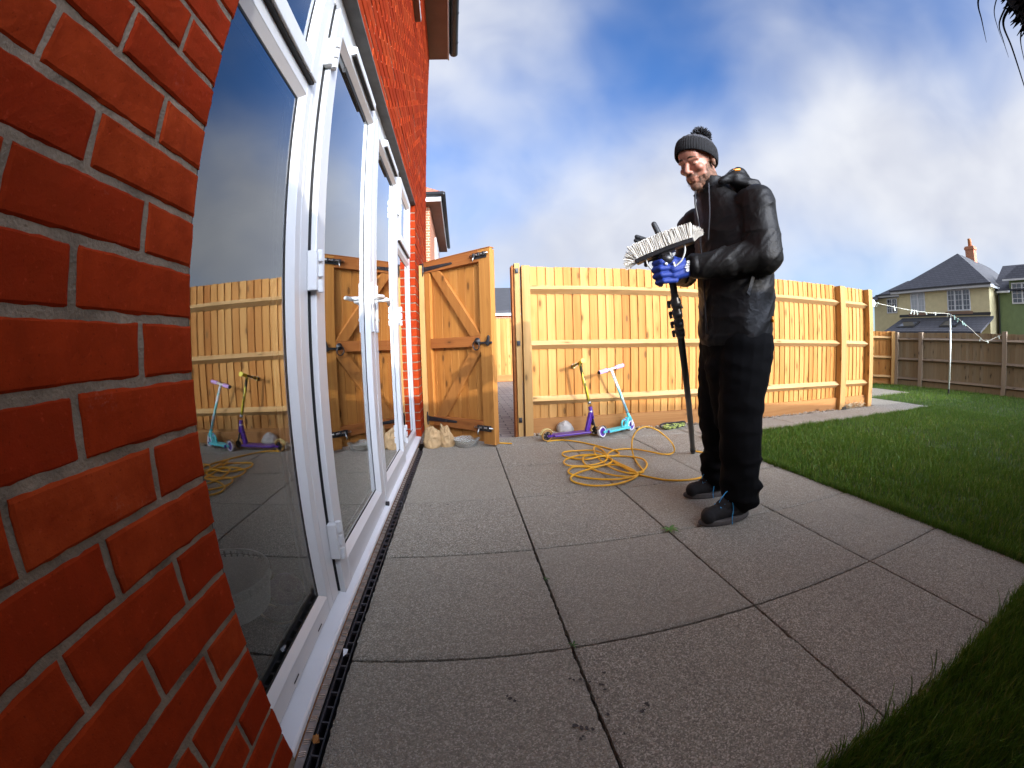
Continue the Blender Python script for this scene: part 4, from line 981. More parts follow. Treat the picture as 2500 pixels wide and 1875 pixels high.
def loft(b, levels, n=28):
    """levels: (f, l, u, rf, rl)"""
    vs = []; fs = []
    for f, l, u, rf, rl in levels:
        for j in range(n):
            a = 2*math.pi*j/n; vs.append(L(f+rf*math.cos(a), l+rl*math.sin(a), u))
    k = len(levels)
    for i in range(k-1):
        for j in range(n): fs.append((i*n+j, i*n+(j+1) % n, (i+1)*n+(j+1) % n, (i+1)*n+j))
    fs += [tuple(range(n))[::-1], tuple(range((k-1)*n, k*n))]; b.add(vs, fs, .5)
def cap(b, p, q, r0, r1): b.capsule(L(*p), L(*q), r0, r1, 16)

# materials
def skin_mat():
    m, t, b = newmat('skin'); v = coord(t)
    c = mixc(t, ramp(t, tnoise(t, v, 30, 4), .35, .7), (.37, .165, .105), (.30, .115, .07)); t.links.new(c, b.inputs['Base Color'])
    b.inputs['Roughness'].default_value = .48; b.inputs['Subsurface Weight'].default_value = .12; b.inputs['Subsurface Radius'].default_value = (.012, .004, .002); b.inputs['Subsurface Scale'].default_value = .5
    bump(t, b, tnoise(t, v, 300, 3), .12, .001); return m
M['skin'] = skin_mat()
def cloth(name, col, rough, sc, st, sheen=0., spec=.4):
    m, t, b = newmat(name); v = coord(t); b.inputs['Base Color'].default_value = rgb(col); b.inputs['Roughness'].default_value = rough
    b.inputs['Specular IOR Level'].default_value = spec; b.inputs['Sheen Weight'].default_value = sheen
    rn_ = N(t, 'ShaderNodeTexNoise', noise_type='RIDGED_MULTIFRACTAL'); rn_.inputs['Scale'].default_value = sc*.42; rn_.inputs['Detail'].default_value = 3; rn_.inputs['Roughness'].default_value = .45; rn_.inputs['Distortion'].default_value = .5
    t.links.new(tmap(t, v, (1.5, 1.5, .75), (2.2, 1.1, .3)), rn_.inputs[0])
    h = mth(t, 'ADD', mth(t, 'MULTIPLY', rn_.outputs[0], .8), mth(t, 'MULTIPLY', tnoise(t, v, sc*2.4, 3, .5, .8), .35)); bump(t, b, h, st, .014); return m
M['nylon'] = cloth('black_nylon', (.0042, .0038, .0036), .55, 13, .65, spec=.22)
M['cotton'] = cloth('black_cotton', (.0035, .0035, .0038), .9, 15, .35, .0, .10)
M['fleece'] = pm('grey_lining', (.022, .022, .027), .9, .2, 60.)
M['knit'] = pm('black_knit', (.0014, .0010, .0016), .95, .25, 120., .4, 300., .003)
M['knit_grey'] = pm('grey_knit', (.035, .035, .040), .95, .3, 120., .5, 300., .003)
M['hair'] = pm('brown_hair', (.060, .032, .016), .85, .4, 120., .6, 400., .003)
m, t_, b_ = newmat('beard_stubble'); v_ = coord(t_)      # short hairs with skin showing between them
k_ = ramp(t_, mth(t_, 'ADD', mth(t_, 'MULTIPLY', tnoise(t_, v_, 420, 3, .7), .55), mth(t_, 'MULTIPLY', tnoise(t_, v_, 60, 3, .5), .5)), .40, .66)
t_.links.new(mixc(t_, k_, (.048, .025, .013), (.235, .108, .062)), b_.inputs['Base Color']); b_.inputs['Roughness'].default_value = .8; bump(t_, b_, tnoise(t_, v_, 500, 2, .7), .5, .002); M['stubble'] = m
M['orange'] = pm('orange_toggle', (.85, .28, .02), .4)
M['glove_blue'] = pm('blue_glove', (.004, .026, .20), .65, .12, 60., .35, 300., .002)
M['glove_black'] = pm('black_glove', (.018, .02, .022), .6, .2, 60., .35, 300., .002)
M['boot'] = pm('black_boot', (.004, .0032, .003), .85, .3, 60., .3, 200.)
M['sole'] = pm('grey_sole', (.075, .065, .058), .8, .25, 40.)
M['lace'] = pm('blue_lace', (.03, .30, .60), .6, .2, 80.)

# head and neck: one continuous body mesh
HC_ = L(.092, .004, 1.668)
hm = Matrix(((-1, 0, 0), (0, -1, 0), (0, 0, 1))) @ Matrix.Rotation(R(19), 3, 'Z') @ Matrix.Rotation(R(21), 3, 'Y') @ Matrix.Rotation(R(-3), 3, 'X')
def Hd_(x, y, z): return HC_ + hm @ Vector((x, y, z))
def hball(b, c, r, nu=20, nv=14): b.ball(Hd_(*c), r, M=hm, nu=nu, nv=nv)
def hcap(b, p, q, r0, r1): b.capsule(Hd_(*p), Hd_(*q), r0, r1, 14)
b = MB()
hball(b, (-.012, 0, .045), (.100, .078, .088)); hball(b, (.030, 0, -.020), (.064, .066, .085)); hball(b, (.034, 0, -.080), (.052, .052, .040))
hball(b, (.074, 0, -.104), (.022, .026, .020)); hball(b, (.062, 0, .045), (.040, .058, .050))
hcap(b, (.094, 0, .012), (.117, 0, -.030), .0095, .0125); hball(b, (.112, 0, -.034), (.014, .013, .011))
for s_ in (-1, 1):
    hball(b, (.104, s_*.013, -.036), (.012, .0085, .0085)); hcap(b, (.092, s_*.014, .022), (.078, s_*.052, .020), .0115, .009)
    hball(b, (.070, s_*.042, -.022), (.024, .024, .020)); hball(b, (.080, s_*.032, .001), (.0150, .0165, .0105)); hball(b, (.026, s_*.050, -.062), (.036, .016, .034))
    hcap(b, (-.012, s_*.076, .020), (-.006, s_*.077, -.022), .012, .009)
hcap(b, (.096, -.018, -.0640), (.096, .018, -.0640), .0062, .0062); hball(b, (.100, 0, -.0635), (.0075, .013, .0055)); hcap(b, (.092, -.015, -.0750), (.092, .015, -.0750), .0065, .0065); hball(b, (.097, 0, -.0755), (.007, .013, .0060))
hball(b, (.086, 0, -.058), (.020, .030, .020))
b.capsule(Hd_(-.012, 0, -.03), L(.02, 0, 1.45), .060, .066, 18)
head = solidify(b, .0042, 2, .45); body = head.build('body', M['skin'], man, smooth=True)
# beard: the lower face, lifted a little off the skin and roughened
hi = hm.inverted()
def hloc(p): return hi @ (Vector(p)-HC_)
bv = [hloc(v) for v in head.v]
def in_beard(p):
    x, y, z = p
    if x < -.030 or z < -.135: return False
    if abs(y) < .020 and -.0835 < z < -.0575 and x > .075: return False         # lips
    if z < -.080 and x > -.012: return True
    if abs(y) > .040 and x < .050 and x > -.018 and z < .020 - (x+.018)*.55: return True           # sideburn and jaw
    if abs(y) > .026 and z < -.052-(.065-abs(y))*.25: return True
    return abs(y) < .034 and -.060 < z < -.043 and x > .074                       # moustache
keep = [f for f in head.f if all(in_beard(bv[i]) for i in f)]
idx = {}; bm_ = MB(); vs = []; me_n = bpy.data.objects[body.name].data
for f in keep:
    for i in f:
        if i not in idx:
            idx[i] = len(vs); p = Vector(head.v[i]); n_ = me_n.vertices[i].normal; q = bv[i]
            vs.append(p + n_*(.0008+.0022*abs(mnoise.noise((q[0]*130, q[1]*130, q[2]*130)))+(.0025 if q[2] < -.095 else 0)))
bm_.add(vs, [tuple(idx[i] for i in f) for f in keep], .5)
for f in random.sample(keep, min(900, len(keep))):
    i = f[0]; p = Vector(head.v[i]); n_ = me_n.vertices[i].normal; ln = random.uniform(.004, .010)*(1.3 if bv[i][2] < -.08 else .7)
    e = p+n_*ln*.7+hm @ Vector((.1, 0, -1))*ln*.6; bm_.tube([p, e], [.0005, .0002], 3, cap=False)
beard = bm_.build('beard', M['stubble'], man, smooth=True); beard['label'] = 'short brown beard and moustache'
b = MB()
for s_ in (-1, 1):
    b = MB(); b.tube([Hd_(.098, s_*.013, .029), Hd_(.096, s_*.030, .034), Hd_(.083, s_*.050, .028)], [.0042, .0052, .0024], 6); b.build('eyebrow', M['hair'], man, smooth=True)
b = MB()
for s_ in (-1, 1): b = MB(); b.tube([Hd_(.0935, s_*.020, -.0035), Hd_(.0952, s_*.032, -.0060), Hd_(.0885, s_*.045, -.0035)], [.0008, .0014, .0008], 5); b.build('eyelash', M['hair'], man)

# bobble hat
tm = Matrix(((-1, 0, 0), (0, -1, 0), (0, 0, 1))) @ Matrix.Rotation(R(17), 3, 'Z') @ Matrix.Rotation(R(-11), 3, 'Y')
HT_ = Hd_(-.008, 0, .052)
def Ht(x, y, z): return HT_ + tm @ Vector((x, y, z))
b = MB(); vs = []; n = 220; rows = [(-.040, .985, .0), (-.045, 1.0, .6), (-.041, 1.04, 1), (-.020, 1.055, 1), (.005, 1.045, 1), (.026, 1.0, 1), (.034, .965, .8), (.034, .93, .3)]
for z, s_, rib in rows:
    for j in range(n):
        a = 2*math.pi*j/n; rr = s_*(1+.034*rib*abs(math.cos(a*26))+.006*mnoise.noise((math.cos(a)*3, math.sin(a)*3, z*30))); dip = -.012*math.cos(a)**2*0
        vs.append(Ht(.107*rr*math.cos(a), .089*rr*math.sin(a), z+dip))
fs = [(i*n+j, i*n+(j+1) % n, (i+1)*n+(j+1) % n, (i+1)*n+j) for i in range(len(rows)-1) for j in range(n)]
b.add(vs, fs, .5); hat = b.build('beanie', M['knit'], man, smooth=True)
b = MB(); vs = []; rows = [(.028, .955), (.042, .93), (.056, .84), (.068, .68), (.076, .46), (.081, .22), (.083, .02)]
for z, s_ in rows:
    for j in range(n):
        a = 2*math.pi*j/n; rr = s_*(1+.022*math.cos(a*17+z*20)); vs.append(Ht(.107*rr*math.cos(a)-.004, .089*rr*math.sin(a), z))
fs = [(i*n+j, i*n+(j+1) % n, (i+1)*n+(j+1) % n, (i+1)*n+j) for i in range(len(rows)-1) for j in range(n)]
b.add(vs, fs, .5); b.build('crown', M['knit_grey'], hat, smooth=True)
b = MB(); PC = Ht(-.030, 0, .112); b.ball(PC, .026, nu=14, nv=10)
for k in range(900):
    d = Vector((random.gauss(0, 1), random.gauss(0, 1), random.gauss(0, 1))).normalized(); r1 = random.uniform(.046, .058)
    e = PC+d*r1; s_ = d.orthogonal().normalized()*.004*random.uniform(-1, 1); b.tube([PC+d*.018, PC+d*.030+s_, e+s_*1.5], [.0022, .0026, .0012], 4, cap=False)
b.build('pompom', M['knit_grey'], hat, smooth=True)
b = MB(); a = R(112); c_t = Ht(.111*math.cos(a), .095*math.sin(a), -.012); tx_ = (tm @ Vector((-math.sin(a), math.cos(a), 0))).normalized(); tz_ = tm @ Vector((0, 0, 1)); tn_ = tx_.cross(tz_)*-1
tn_ = tn_ if tn_.dot(c_t-HT_) > 0 else -tn_
b.add([c_t+tn_*.003+tx_*i*.0065+tz_*j*.011 for i, j in ((-1, -1), (1, -1), (1, 1), (-1, 1))], [(0, 1, 2, 3)]); b.build('label_tag', M['fleece'], hat)

# jacket
def folds(p, n_):
    q = p-O_; f, l, u = -q.x, -q.y, q.z
    d1 = .55*f+.25*l+.80*u; d2 = .8*f-.5*u; d3 = l
    if u < 1.27 and (l > .215 or f > .105): d1 = (.62*f-.42*l+.75*u)*1.15; d2 = .6*f+.4*u
    a = mnoise.noise((d1*13, d2*3.2, d3*4)); c = mnoise.noise((f*6+3, l*6, u*5)); e = mnoise.noise((d1*25+9, d2*7, d3*8))
    w = 1.0 if u < 1.40 else max(.25, 1-(u-1.40)*6)
    return w*(.0075*max(0, 1-abs(a)*2.6)**2 + .0030*max(0, 1-abs(e)*3.0)**2 + .0035*c - .004)
b = MB()
loft(b, [(-.050, 0, .795, .150, .200), (-.052, 0, .83, .160, .208), (-.060, 0, 1.0, .168, .208), (-.062, .005, 1.15, .168, .212), (-.052, .005, 1.28, .162, .217), (-.030, .003, 1.38, .138, .205), (-.012, 0, 1.45, .112, .165), (.010, 0, 1.51, .092, .110), (.030, 0, 1.555, .082, .080), (.040, 0, 1.588, .080, .076)])
cap(b, (-.045, .175, 1.425), (-.050, .235, 1.40), .078, .076)
cap(b, (-.052, .220, 1.42), (-.045, .245, 1.185), .084, .078); cap(b, (-.045, .243, 1.180), (.215, .092, 1.137), .080, .054); cap(b, (.10, .165, 1.145), (.215, .092, 1.137), .066, .056); cap(b, (-.050, .225, 1.30), (-.035, .240, 1.175), .086, .082); cap(b, (-.07, .14, 1.33), (-.06, .21, 1.25), .09, .08)
cap(b, (.025, -.165, 1.425), (.030, -.225, 1.40), .076, .074)
cap(b, (.030, -.220, 1.41), (.055, -.270, 1.165), .076, .064); cap(b, (.055, -.270, 1.165), (.285, -.060, 1.135), .064, .046)
jk = solidify(b, .0062, 5, .5, folds); jacket = jk.build('jacket', M['nylon'], man, smooth=True)
# cuffs, collar, hood, cords, toggles
b = MB(); b.tube([L(.205, .102, 1.141), L(.232, .083, 1.138)], .0525, 24); b.build('cuff', M['nylon'], jacket, smooth=True)
b = MB(); b.tube([L(.275, -.069, 1.136), L(.296, -.050, 1.136)], .046, 24); b.build('cuff', M['nylon'], jacket, smooth=True)
b = MB(); vs = []; n = 40
for k in range(n+1):
    a = R(-152)+R(304)*k/n; c_, s2_ = math.cos(a+math.pi), math.sin(a+math.pi); fr = max(0, -c_*-1)
    for (rr, uu) in ((.076, 1.525), (.086, 1.575-.050*max(0, c_+.35)), (.088, 1.588-.062*max(0, c_+.35)), (.082, 1.587-.062*max(0, c_+.35)), (.078, 1.57-.050*max(0, c_+.35))):
        vs.append(L(.040+rr*1.02*c_+(.028 if c_ > .75 else 0)*(uu-1.525)/.07, rr*.92*s2_, uu+.004*math.sin(k*.9)))
m_ = 5; fs = [(k*m_+j, k*m_+j+1, (k+1)*m_+j+1, (k+1)*m_+j) for k in range(n) for j in range(m_-1)]
b.add(vs, fs, .5); b.build('collar', M['nylon'], jacket, smooth=True)
b = MB()
hp = [(.050, .112, 1.540), (.005, .122, 1.572), (-.065, .105, 1.600), (-.128, .050, 1.600), (-.145, -.02, 1.595), (-.115, -.085, 1.595), (-.03, -.12, 1.57), (.03, -.115, 1.545)]
hr = [.018, .026, .034, .038, .040, .038, .030, .020]
for p, q, r0, r1 in zip(hp[:-1], hp[1:], hr[:-1], hr[1:]): cap(b, p, q, r0, r1)
cap(b, (-.12, .05, 1.56), (-.165, .06, 1.475), .048, .040); cap(b, (-.13, -.03, 1.56), (-.17, .0, 1.46), .048, .036); cap(b, (-.02, .130, 1.555), (-.10, .15, 1.525), .035, .040)
hood = solidify(b, .0075, 3, .5, lambda p, n_: .009*(.4-abs(mnoise.noise((p.x*9, p.y*9, p.z*24)))*1.6)); hood = hood.build('hood', M['nylon'], jacket, smooth=True)
b = MB(); b.tube(spline([L(-.005, .135, 1.598), L(-.02, .142, 1.600), L(-.038, .143, 1.604)], 4), .0055, 8); b.build('toggle', M['orange'], jacket, smooth=True)
b = MB(); b.tube([L(-.120, .190, .925), L(-.122, .192, .900)], .0075, 10); b.build('toggle', M['orange'], jacket, smooth=True)
b = MB(); b.tube(spline([L(.10, .075, 1.54), L(.112, .085, 1.47), L(.120, .085, 1.38), L(.122, .06, 1.27)], 6), .004, 6); b.tube(spline([L(.060, .118, 1.548), L(.02, .138, 1.585), L(-.01, .142, 1.598)], 5), .003, 6); b.build('drawcord', M['fleece'], jacket, smooth=True)
b = MB(); b.tube(spline([L(.13, .01, 1.53), L(.135, 0, 1.46), L(.125, 0, 1.36), L(.122, 0, 1.20), L(.110, 0, .85)], 5), .0045, 6); b.build('zip', M['black_plastic'], jacket, smooth=True)
b = MB(); b.prism([(0, 0), (.115, .012), (.12, .030), (.004, .022)], 1, 0, .006, M=Matrix.Translation(L(.03, .218, 1.00)) @ Matrix.Rotation(R(-62), 4, 'Y')); b.build('pocket_flap', M['nylon'], jacket, bevel=.003)
b = MB(); loft(b, [(-.052, 0, .745, .135, .186), (-.052, 0, .80, .148, .196), (-.05, 0, .87, .150, .198)])
solidify(b, .008, 2, .5, lambda p, n_: .007*mnoise.noise((p.x*14, p.y*14, p.z*9))).build('jumper_hem', M['cotton'], man, smooth=True)

# trousers
def tfold(p, n_):
    q = p-O_; f, l, u = -q.x, -q.y, q.z
    k = 1.0 if u > .30 else 1.9
    return k*(.008*(.45-abs(mnoise.noise((f*7, l*7, u*15)))*1.5)+.005*mnoise.noise((f*12+5, l*12, u*22)))
b = MB()
loft(b, [(-.05, 0, .72, .135, .19), (-.05, 0, .80, .140, .19), (-.05, 0, .92, .140, .185)])
for p, q, r0, r1 in (((-.045, .095, .80), (.005, .120, .48), .125, .102), ((.005, .120, .48), (-.012, .14, .135), .102, .090), ((-.025, .14, .17), (-.030, .14, .105), .086, .080), ((.015, .14, .14), (-.01, .14, .105), .070, .068),
                     ((-.060, -.095, .80), (-.050, -.125, .48), .128, .108), ((-.050, -.125, .48), (-.115, -.165, .17), .106, .088), ((-.105, -.165, .22), (-.115, -.165, .12), .092, .086), ((-.065, -.165, .20), (-.085, -.165, .125), .078, .074), ((-.02, .0, .70), (-.03, -.01, .45), .12, .07)): cap(b, p, q, r0, r1)
solidify(b, .0085, 3, .5, tfold).build('trousers', M['cotton'], man, smooth=True)

# boots
def boot(f0, l, yaw_, name_l):
    Y_ = Matrix.Rotation(R(yaw_), 3, 'Z')
    def B(f, s_, u): v = Y_ @ Vector((f, s_, 0)); return L(f0+v.x, l+v.y, u)
    def bc(b, p, q, r0, r1): b.capsule(B(*p), B(*q), r0, r1, 16)
    b = MB(); bc(b, (-.030, 0, .058), (.045, 0, .060), .040, .041); bc(b, (.045, 0, .060), (.150, .004, .046), .042, .036); bc(b, (.145, -.010, .044), (.160, .012, .044), .035, .035); bc(b, (-.015, 0, .09), (-.018, 0, .135), .046, .047); bc(b, (.02, 0, .095), (.075, 0, .075), .042, .036)
    bt = solidify(b, .0050, 2, .5, lambda p, n_: .0015*mnoise.noise((p.x*60, p.y*60, p.z*60))).build('boot', M['boot'], man, smooth=True)
    b = MB(); n = 36; vs = []
    for z, k in ((.001, .97), (.010, 1.03), (.024, 1.02), (.028, .97)):
        for j in range(n):
            a = 2*math.pi*j/n; c_, s2_ = math.cos(a), math.sin(a); f = .058+.142*c_*k; w = (.047 if c_ > 0 else .041)*(1-.25*abs(c_)**4)*k
            lift = .010*max(0, c_-.75)*4*(1 if z < .02 else .6); vs.append(B(f, w*s2_, z+lift*.5))
    fs = [(i*n+j, i*n+(j+1) % n, (i+1)*n+(j+1) % n, (i+1)*n+j) for i in range(3) for j in range(n)] + [tuple(range(n))[::-1], tuple(range(3*n, 4*n))]
    b.add(vs, fs, .5); b.build('sole', M['sole'], bt)
    b = MB()
    for k in range(5):
        f = .105-k*.020; z = .082+k*.0135; b.tube(spline([B(f, -.026, z), B(f-.004, 0, z+.010), B(f-.012, .026, z+.004)], 4), .0028, 5); b.tube(spline([B(f, .026, z), B(f-.004, 0, z+.012), B(f-.012, -.026, z+.004)], 4), .0022, 5)
    b.tube(spline([B(.035, .02, .145), B(.055, .035, .125), B(.050, .047, .08), B(.055, .052, .035), B(.052, .056, .004)], 5), .0021, 5)
    b.tube(spline([B(.035, .0, .148), B(.075, .015, .150), B(.105, .02, .125), B(.110, .015, .105)], 5), .0021, 5); b.tube(spline([B(.035, .01, .146), B(.010, .05, .125), B(.03, .055, .10)], 5), .0021, 5)
    b.build('laces', M['lace'], bt, smooth=True)
boot(.010, .142, 2, 'near'); boot(-.105, -.168, -6, 'far')

# gloved hands
b = MB()      # left hand closed round the pole
def g(p, q, r0, r1): b.capsule(L(*p), L(*q), r0, r1, 12)
g((.225, .090, 1.140), (.262, .074, 1.132), .031, .033)
g((.262, .076, 1.150), (.318, .070, 1.150), .026, .022); g((.262, .078, 1.118), (.315, .074, 1.098), .030, .022); g((.275, .082, 1.135), (.318, .078, 1.122), .026, .024)
for i, u in enumerate((1.158, 1.130, 1.102, 1.076)):
    k = (.006, .010, .006, -.004)[i]; r_ = (.0135, .0138, .0132, .0122)[i]
    g((.312, .078, u), (.366+k, .066, u-.004), r_, r_); g((.366+k, .066, u-.004), (.380+k, .030, u-.007), r_, r_*.95); g((.380+k, .030, u-.007), (.350+k, .006, u-.010), r_*.95, r_*.88)
g((.268, .060, 1.160), (.312, .030, 1.182), .016, .0150); g((.312, .030, 1.182), (.345, .012, 1.180), .0148, .013)
solidify(b, .0028, 2, .4).build('glove', M['glove_blue'], man, smooth=True)['label'] = 'blue work glove closed round the pole'
gl = bpy.data.objects['glove']
def words(text, size, M4, name, mat, parent):
    c = bpy.data.curves.new('t', 'FONT'); c.body = text; c.size = size; c.extrude = .0004; c.align_x = 'CENTER'; c.align_y = 'CENTER'; c.offset = size*.018
    o = bpy.data.objects.new('t', c); COL.objects.link(o); bpy.context.view_layer.update()
    me = bpy.data.meshes.new_from_object(o.evaluated_get(bpy.context.evaluated_depsgraph_get())); bpy.data.objects.remove(o)
    b = MB(); b.add([M4 @ v.co for v in me.vertices], [tuple(p.vertices) for p in me.polygons], .5); return b.build(name, mat, parent)
E_x = Vector((.10, -.10, .99)).normalized(); nrm_ = Vector((-.28, -.93, .05)); nrm_ = (nrm_-E_x*nrm_.dot(E_x)).normalized(); E_y = nrm_.cross(E_x)
M4 = Matrix((E_x, E_y, nrm_)).transposed().to_4x4(); M4.translation = L(.272, .1135, 1.133)
words('elite', .028, M4, 'glove_print', M['upvc'], gl)
b = MB()      # right hand open behind the brush
g((.290, -.055, 1.138), (.318, -.022, 1.165), .030, .032); g((.318, -.022, 1.165), (.345, .0, 1.215), .033, .028); g((.330, -.030, 1.175), (.365, -.022, 1.222), .026, .022)
g((.325, .005, 1.185), (.338, .020, 1.262), .018, .0150); g((.338, .020, 1.262), (.366, .010, 1.335), .0155, .0130)
for p0, p1, p2 in (((.362, .000, 1.228), (.390, -.018, 1.266), (.430, -.042, 1.288)), ((.368, -.014, 1.224), (.402, -.030, 1.258), (.432, -.050, 1.272)), ((.368, -.026, 1.210), (.398, -.034, 1.208), (.412, -.028, 1.180)), ((.360, -.036, 1.192), (.388, -.040, 1.182), (.396, -.032, 1.158))):
    g(p0, p1, .0130, .0118); g(p1, p2, .0118, .0100)
solidify(b, .0028, 2, .4).build('glove', M['glove_black'], man, smooth=True)['label'] = 'black glove spread behind the brush'

# ------------------------------------------------------------------ the brush on its pole
M['bristle'] = pm('white_bristles', (.70, .67, .60), .55, .10, 40.)
M['tube'] = pm('milky_tube', (.42, .42, .38), .3, .1, 20., spec=.5)
SL, SR = Vector((1.146, 1.639, 1.163)), Vector((1.352, 1.491, 1.240)); t = (SR-SL).normalized(); ub = (Vector((0, 0, 1))-t*t.z).normalized(); nb_ = t.cross(ub)   # nb_ points away from or towards the viewer
if nb_.y > 0: nb_ = -nb_
br = empty('cleaning_brush', (2.04, 2.60, 0), 'white bristled window cleaning brush on a long black pole', 'brush')
def Sx(s_, u, w=0.0, bow=.005): return SL.lerp(SR, s_) + ub*(u-bow*4*(s_-.5)**2+.004) + nb_*w
b = MB(); n = 24; vs = []
for k in range(n+1):
    s_ = k/n
    for u, w in ((-.010, -.022), (.010, -.024), (.010, .024), (-.010, .022)): vs.append(Sx(s_, u, w))
fs = [(k*4+j, k*4+(j+1) % 4, (k+1)*4+(j+1) % 4, (k+1)*4+j) for k in range(n) for j in range(4)] + [(3, 2, 1, 0), (n*4, n*4+1, n*4+2, n*4+3)]
b.add(vs, fs, .5); b.build('brush_head', M['black_plastic'], br, bevel=.003)
b = MB()
for k in range(36):
    s_ = .03+.94*k/35
    for w in (-.019, -.010, .0, .010, .019):
        for q in range(13):
            fl = (s_-.5)*2; out_ = t*(.030*math.copysign(abs(fl)**9, fl))+nb_*(w*.55)
            j = t*random.gauss(0, .0009)+nb_*random.gauss(0, .003); p = Sx(s_, .009, w)+t*random.gauss(0, .0019)+nb_*random.gauss(0, .003); e = p+ub*random.uniform(.058, .063)+out_+j
            b.tube([p, p.lerp(e, .5)-out_*.15, e], [.0012, .0012, .0011], 4, cap=False)
for s_, sg, nn, a0, a1 in ((.0, -1, 200, 15, 105), (1.0, 1, 200, 5, 72)):
    for q in range(nn):
        a = R(random.uniform(a0, a1)); p = Sx(s_, random.uniform(-.003, .008), random.uniform(-.018, .018))-t*sg*.004; e = p+(t*sg*math.sin(a)+ub*math.cos(a))*random.uniform(.050, .060)+nb_*random.gauss(0, .010)
        b.tube([p, p.lerp(e, .5)+ub*.003, e], [.00095, .0009, .0008], 4, cap=False)
tag(b.build('bristles', M['bristle'], br, smooth=True), kind='stuff')
PT0, PB = Vector((1.272, 1.573, 1.150)), Vector((2.045, 2.602, .012)); pd = (PB-PT0)
def Pp(s_): return PT0+pd*s_
b = MB(); b.tube(spline([Sx(.56, -.008), Sx(.55, -.030), PT0+Vector((-.004, .0, .012)), PT0-pd*.0+pd*.01], 6), [.012]*6+[.014]*6+[.017]*6+[.018], 14)
b.box((-.030, -.012, -.006), (.030, .012, .006), M=Matrix.Translation(Sx(.55, -.014)) @ Matrix((t, nb_, ub)).transposed().to_4x4()); b.build('gooseneck', M['black_plastic'], br, smooth=False, bevel=.002)
b = MB(); b.ball(Sx(.50, -.040), (.030, .022, .024), nu=14, nv=10); b.tube([Sx(.40, -.012), Sx(.47, -.048), Sx(.56, -.052)], .010, 10); b.tube([Sx(.42, -.045), Sx(.60, -.036)], .009, 10); b.build('swivel_joint', M['black_plastic'], br, smooth=True)
b = MB(); b.tube([Pp(0), Pp(.27)], .0165, 16); b.tube([Pp(.11), Pp(.985)], .0185, 16); b.build('pole', pm('carbon_pole', (.014, .013, .013), .32, .2, 30., spec=.5), br, smooth=True)
for s_ in (.135, .175, .215, .252):
    b = MB(); b.tube([Pp(s_-.011), Pp(s_+.011)], .0245, 16); c = Pp(s_); sd_ = Vector((-.81, .58, .0)); b.tube(spline([c+sd_*.022, c+sd_*.036+Vector((0, 0, .006)), c+sd_*.030+Vector((0, 0, -.022))], 4), .0075, 8); b.build('clamp', M['black_plastic'], br, smooth=True)
b = MB(); b.tube(spline([Pp(.115)+Vector((-.02, -.012, .01)), Pp(.15)+Vector((.0, -.03, .005)), Pp(.16)+Vector((.022, -.014, .01)), Pp(.14)+Vector((.020, .01, .02))], 6), .0045, 8); b.build('strap', M['rubber'], br, smooth=True)
b = MB(); b.tube([Pp(.97), Pp(1.0)], [.021, .019], 16); b.build('end_cap', M['rubber'], br, smooth=True)
b = MB(); b.tube(spline([Vector((1.183, 1.612, 1.168)), Vector((1.186, 1.610, 1.150)), Vector((1.198, 1.601, 1.129)), Vector((1.218, 1.587, 1.113)), Vector((1.250, 1.57, 1.106))], 6), .0036, 8); b.build('water_tube', M['tube'], br, smooth=True)
b = MB(); b.tube(spline([Vector((1.318, 1.515, 1.225)), Vector((1.317, 1.512, 1.195)), Vector((1.304, 1.520, 1.158)), Vector((1.284, 1.532, 1.136)), Vector((1.272, 1.55, 1.120))], 6), .0040, 8); b.build('water_tube', M['tube'], br, smooth=True)
b = MB(); b.tube([Vector((1.272, 1.535, 1.150)), Vector((1.279, 1.535, 1.120))], .0045, 8); b.ball((1.243, 1.548, 1.143), (.008, .006, .007), nu=8, nv=6); b.build('jet_fitting', M['upvc'], br, smooth=True)

# ------------------------------------------------------------------ buildings beyond the garden
def render_mat(name, col): return pm(name, col, .9, .08, 3., .25, 60., .004)
M['yellow_render'] = render_mat('yellow_render', (.62, .53, .30)); M['green_render'] = render_mat('green_render', (.15, .20, .09))
def slate_mat(name, col, rows, vec=(1, 1, 1)):
    m, t, b = newmat(name); v = coord(t); br = N(t, 'ShaderNodeTexBrick'); br.offset = .5
    t.links.new(tmap(t, v, vec), br.inputs[0]); br.inputs['Scale'].default_value = 1; br.inputs['Brick Width'].default_value = .32; br.inputs['Row Height'].default_value = rows; br.inputs['Mortar Size'].default_value = .012
    br.inputs['Color1'].default_value = rgb(col); br.inputs['Color2'].default_value = rgb(tuple(c*.78 for c in col)); br.inputs['Mortar'].default_value = rgb(tuple(c*.35 for c in col))
    t.links.new(br.outputs[0], b.inputs['Base Color']); b.inputs['Roughness'].default_value = .75; bump(t, b, br.outputs['Fac'], -.5, .01); return m
def swz(name, col, order):
    """slates laid in rows: swizzle so the rows climb with height"""
    m, t, b = newmat(name); v = coord(t); sp = N(t, 'ShaderNodeSeparateXYZ'); t.links.new(v, sp.inputs[0]); cx = N(t, 'ShaderNodeCombineXYZ')
    t.links.new(sp.outputs[order[0]], cx.inputs[0]); t.links.new(sp.outputs[order[1]], cx.inputs[1])
    br = N(t, 'ShaderNodeTexBrick'); br.offset = .5; t.links.new(cx.outputs[0], br.inputs[0]); br.inputs['Scale'].default_value = 1; br.inputs['Brick Width'].default_value = .34; br.inputs['Row Height'].default_value = .155; br.inputs['Mortar Size'].default_value = .016
    br.inputs['Color1'].default_value = rgb(col); br.inputs['Color2'].default_value = rgb(tuple(c*.75 for c in col)); br.inputs['Mortar'].default_value = rgb(tuple(c*.4 for c in col))
    t.links.new(br.outputs[0], b.inputs['Base Color']); b.inputs['Roughness'].default_value = .8; return m
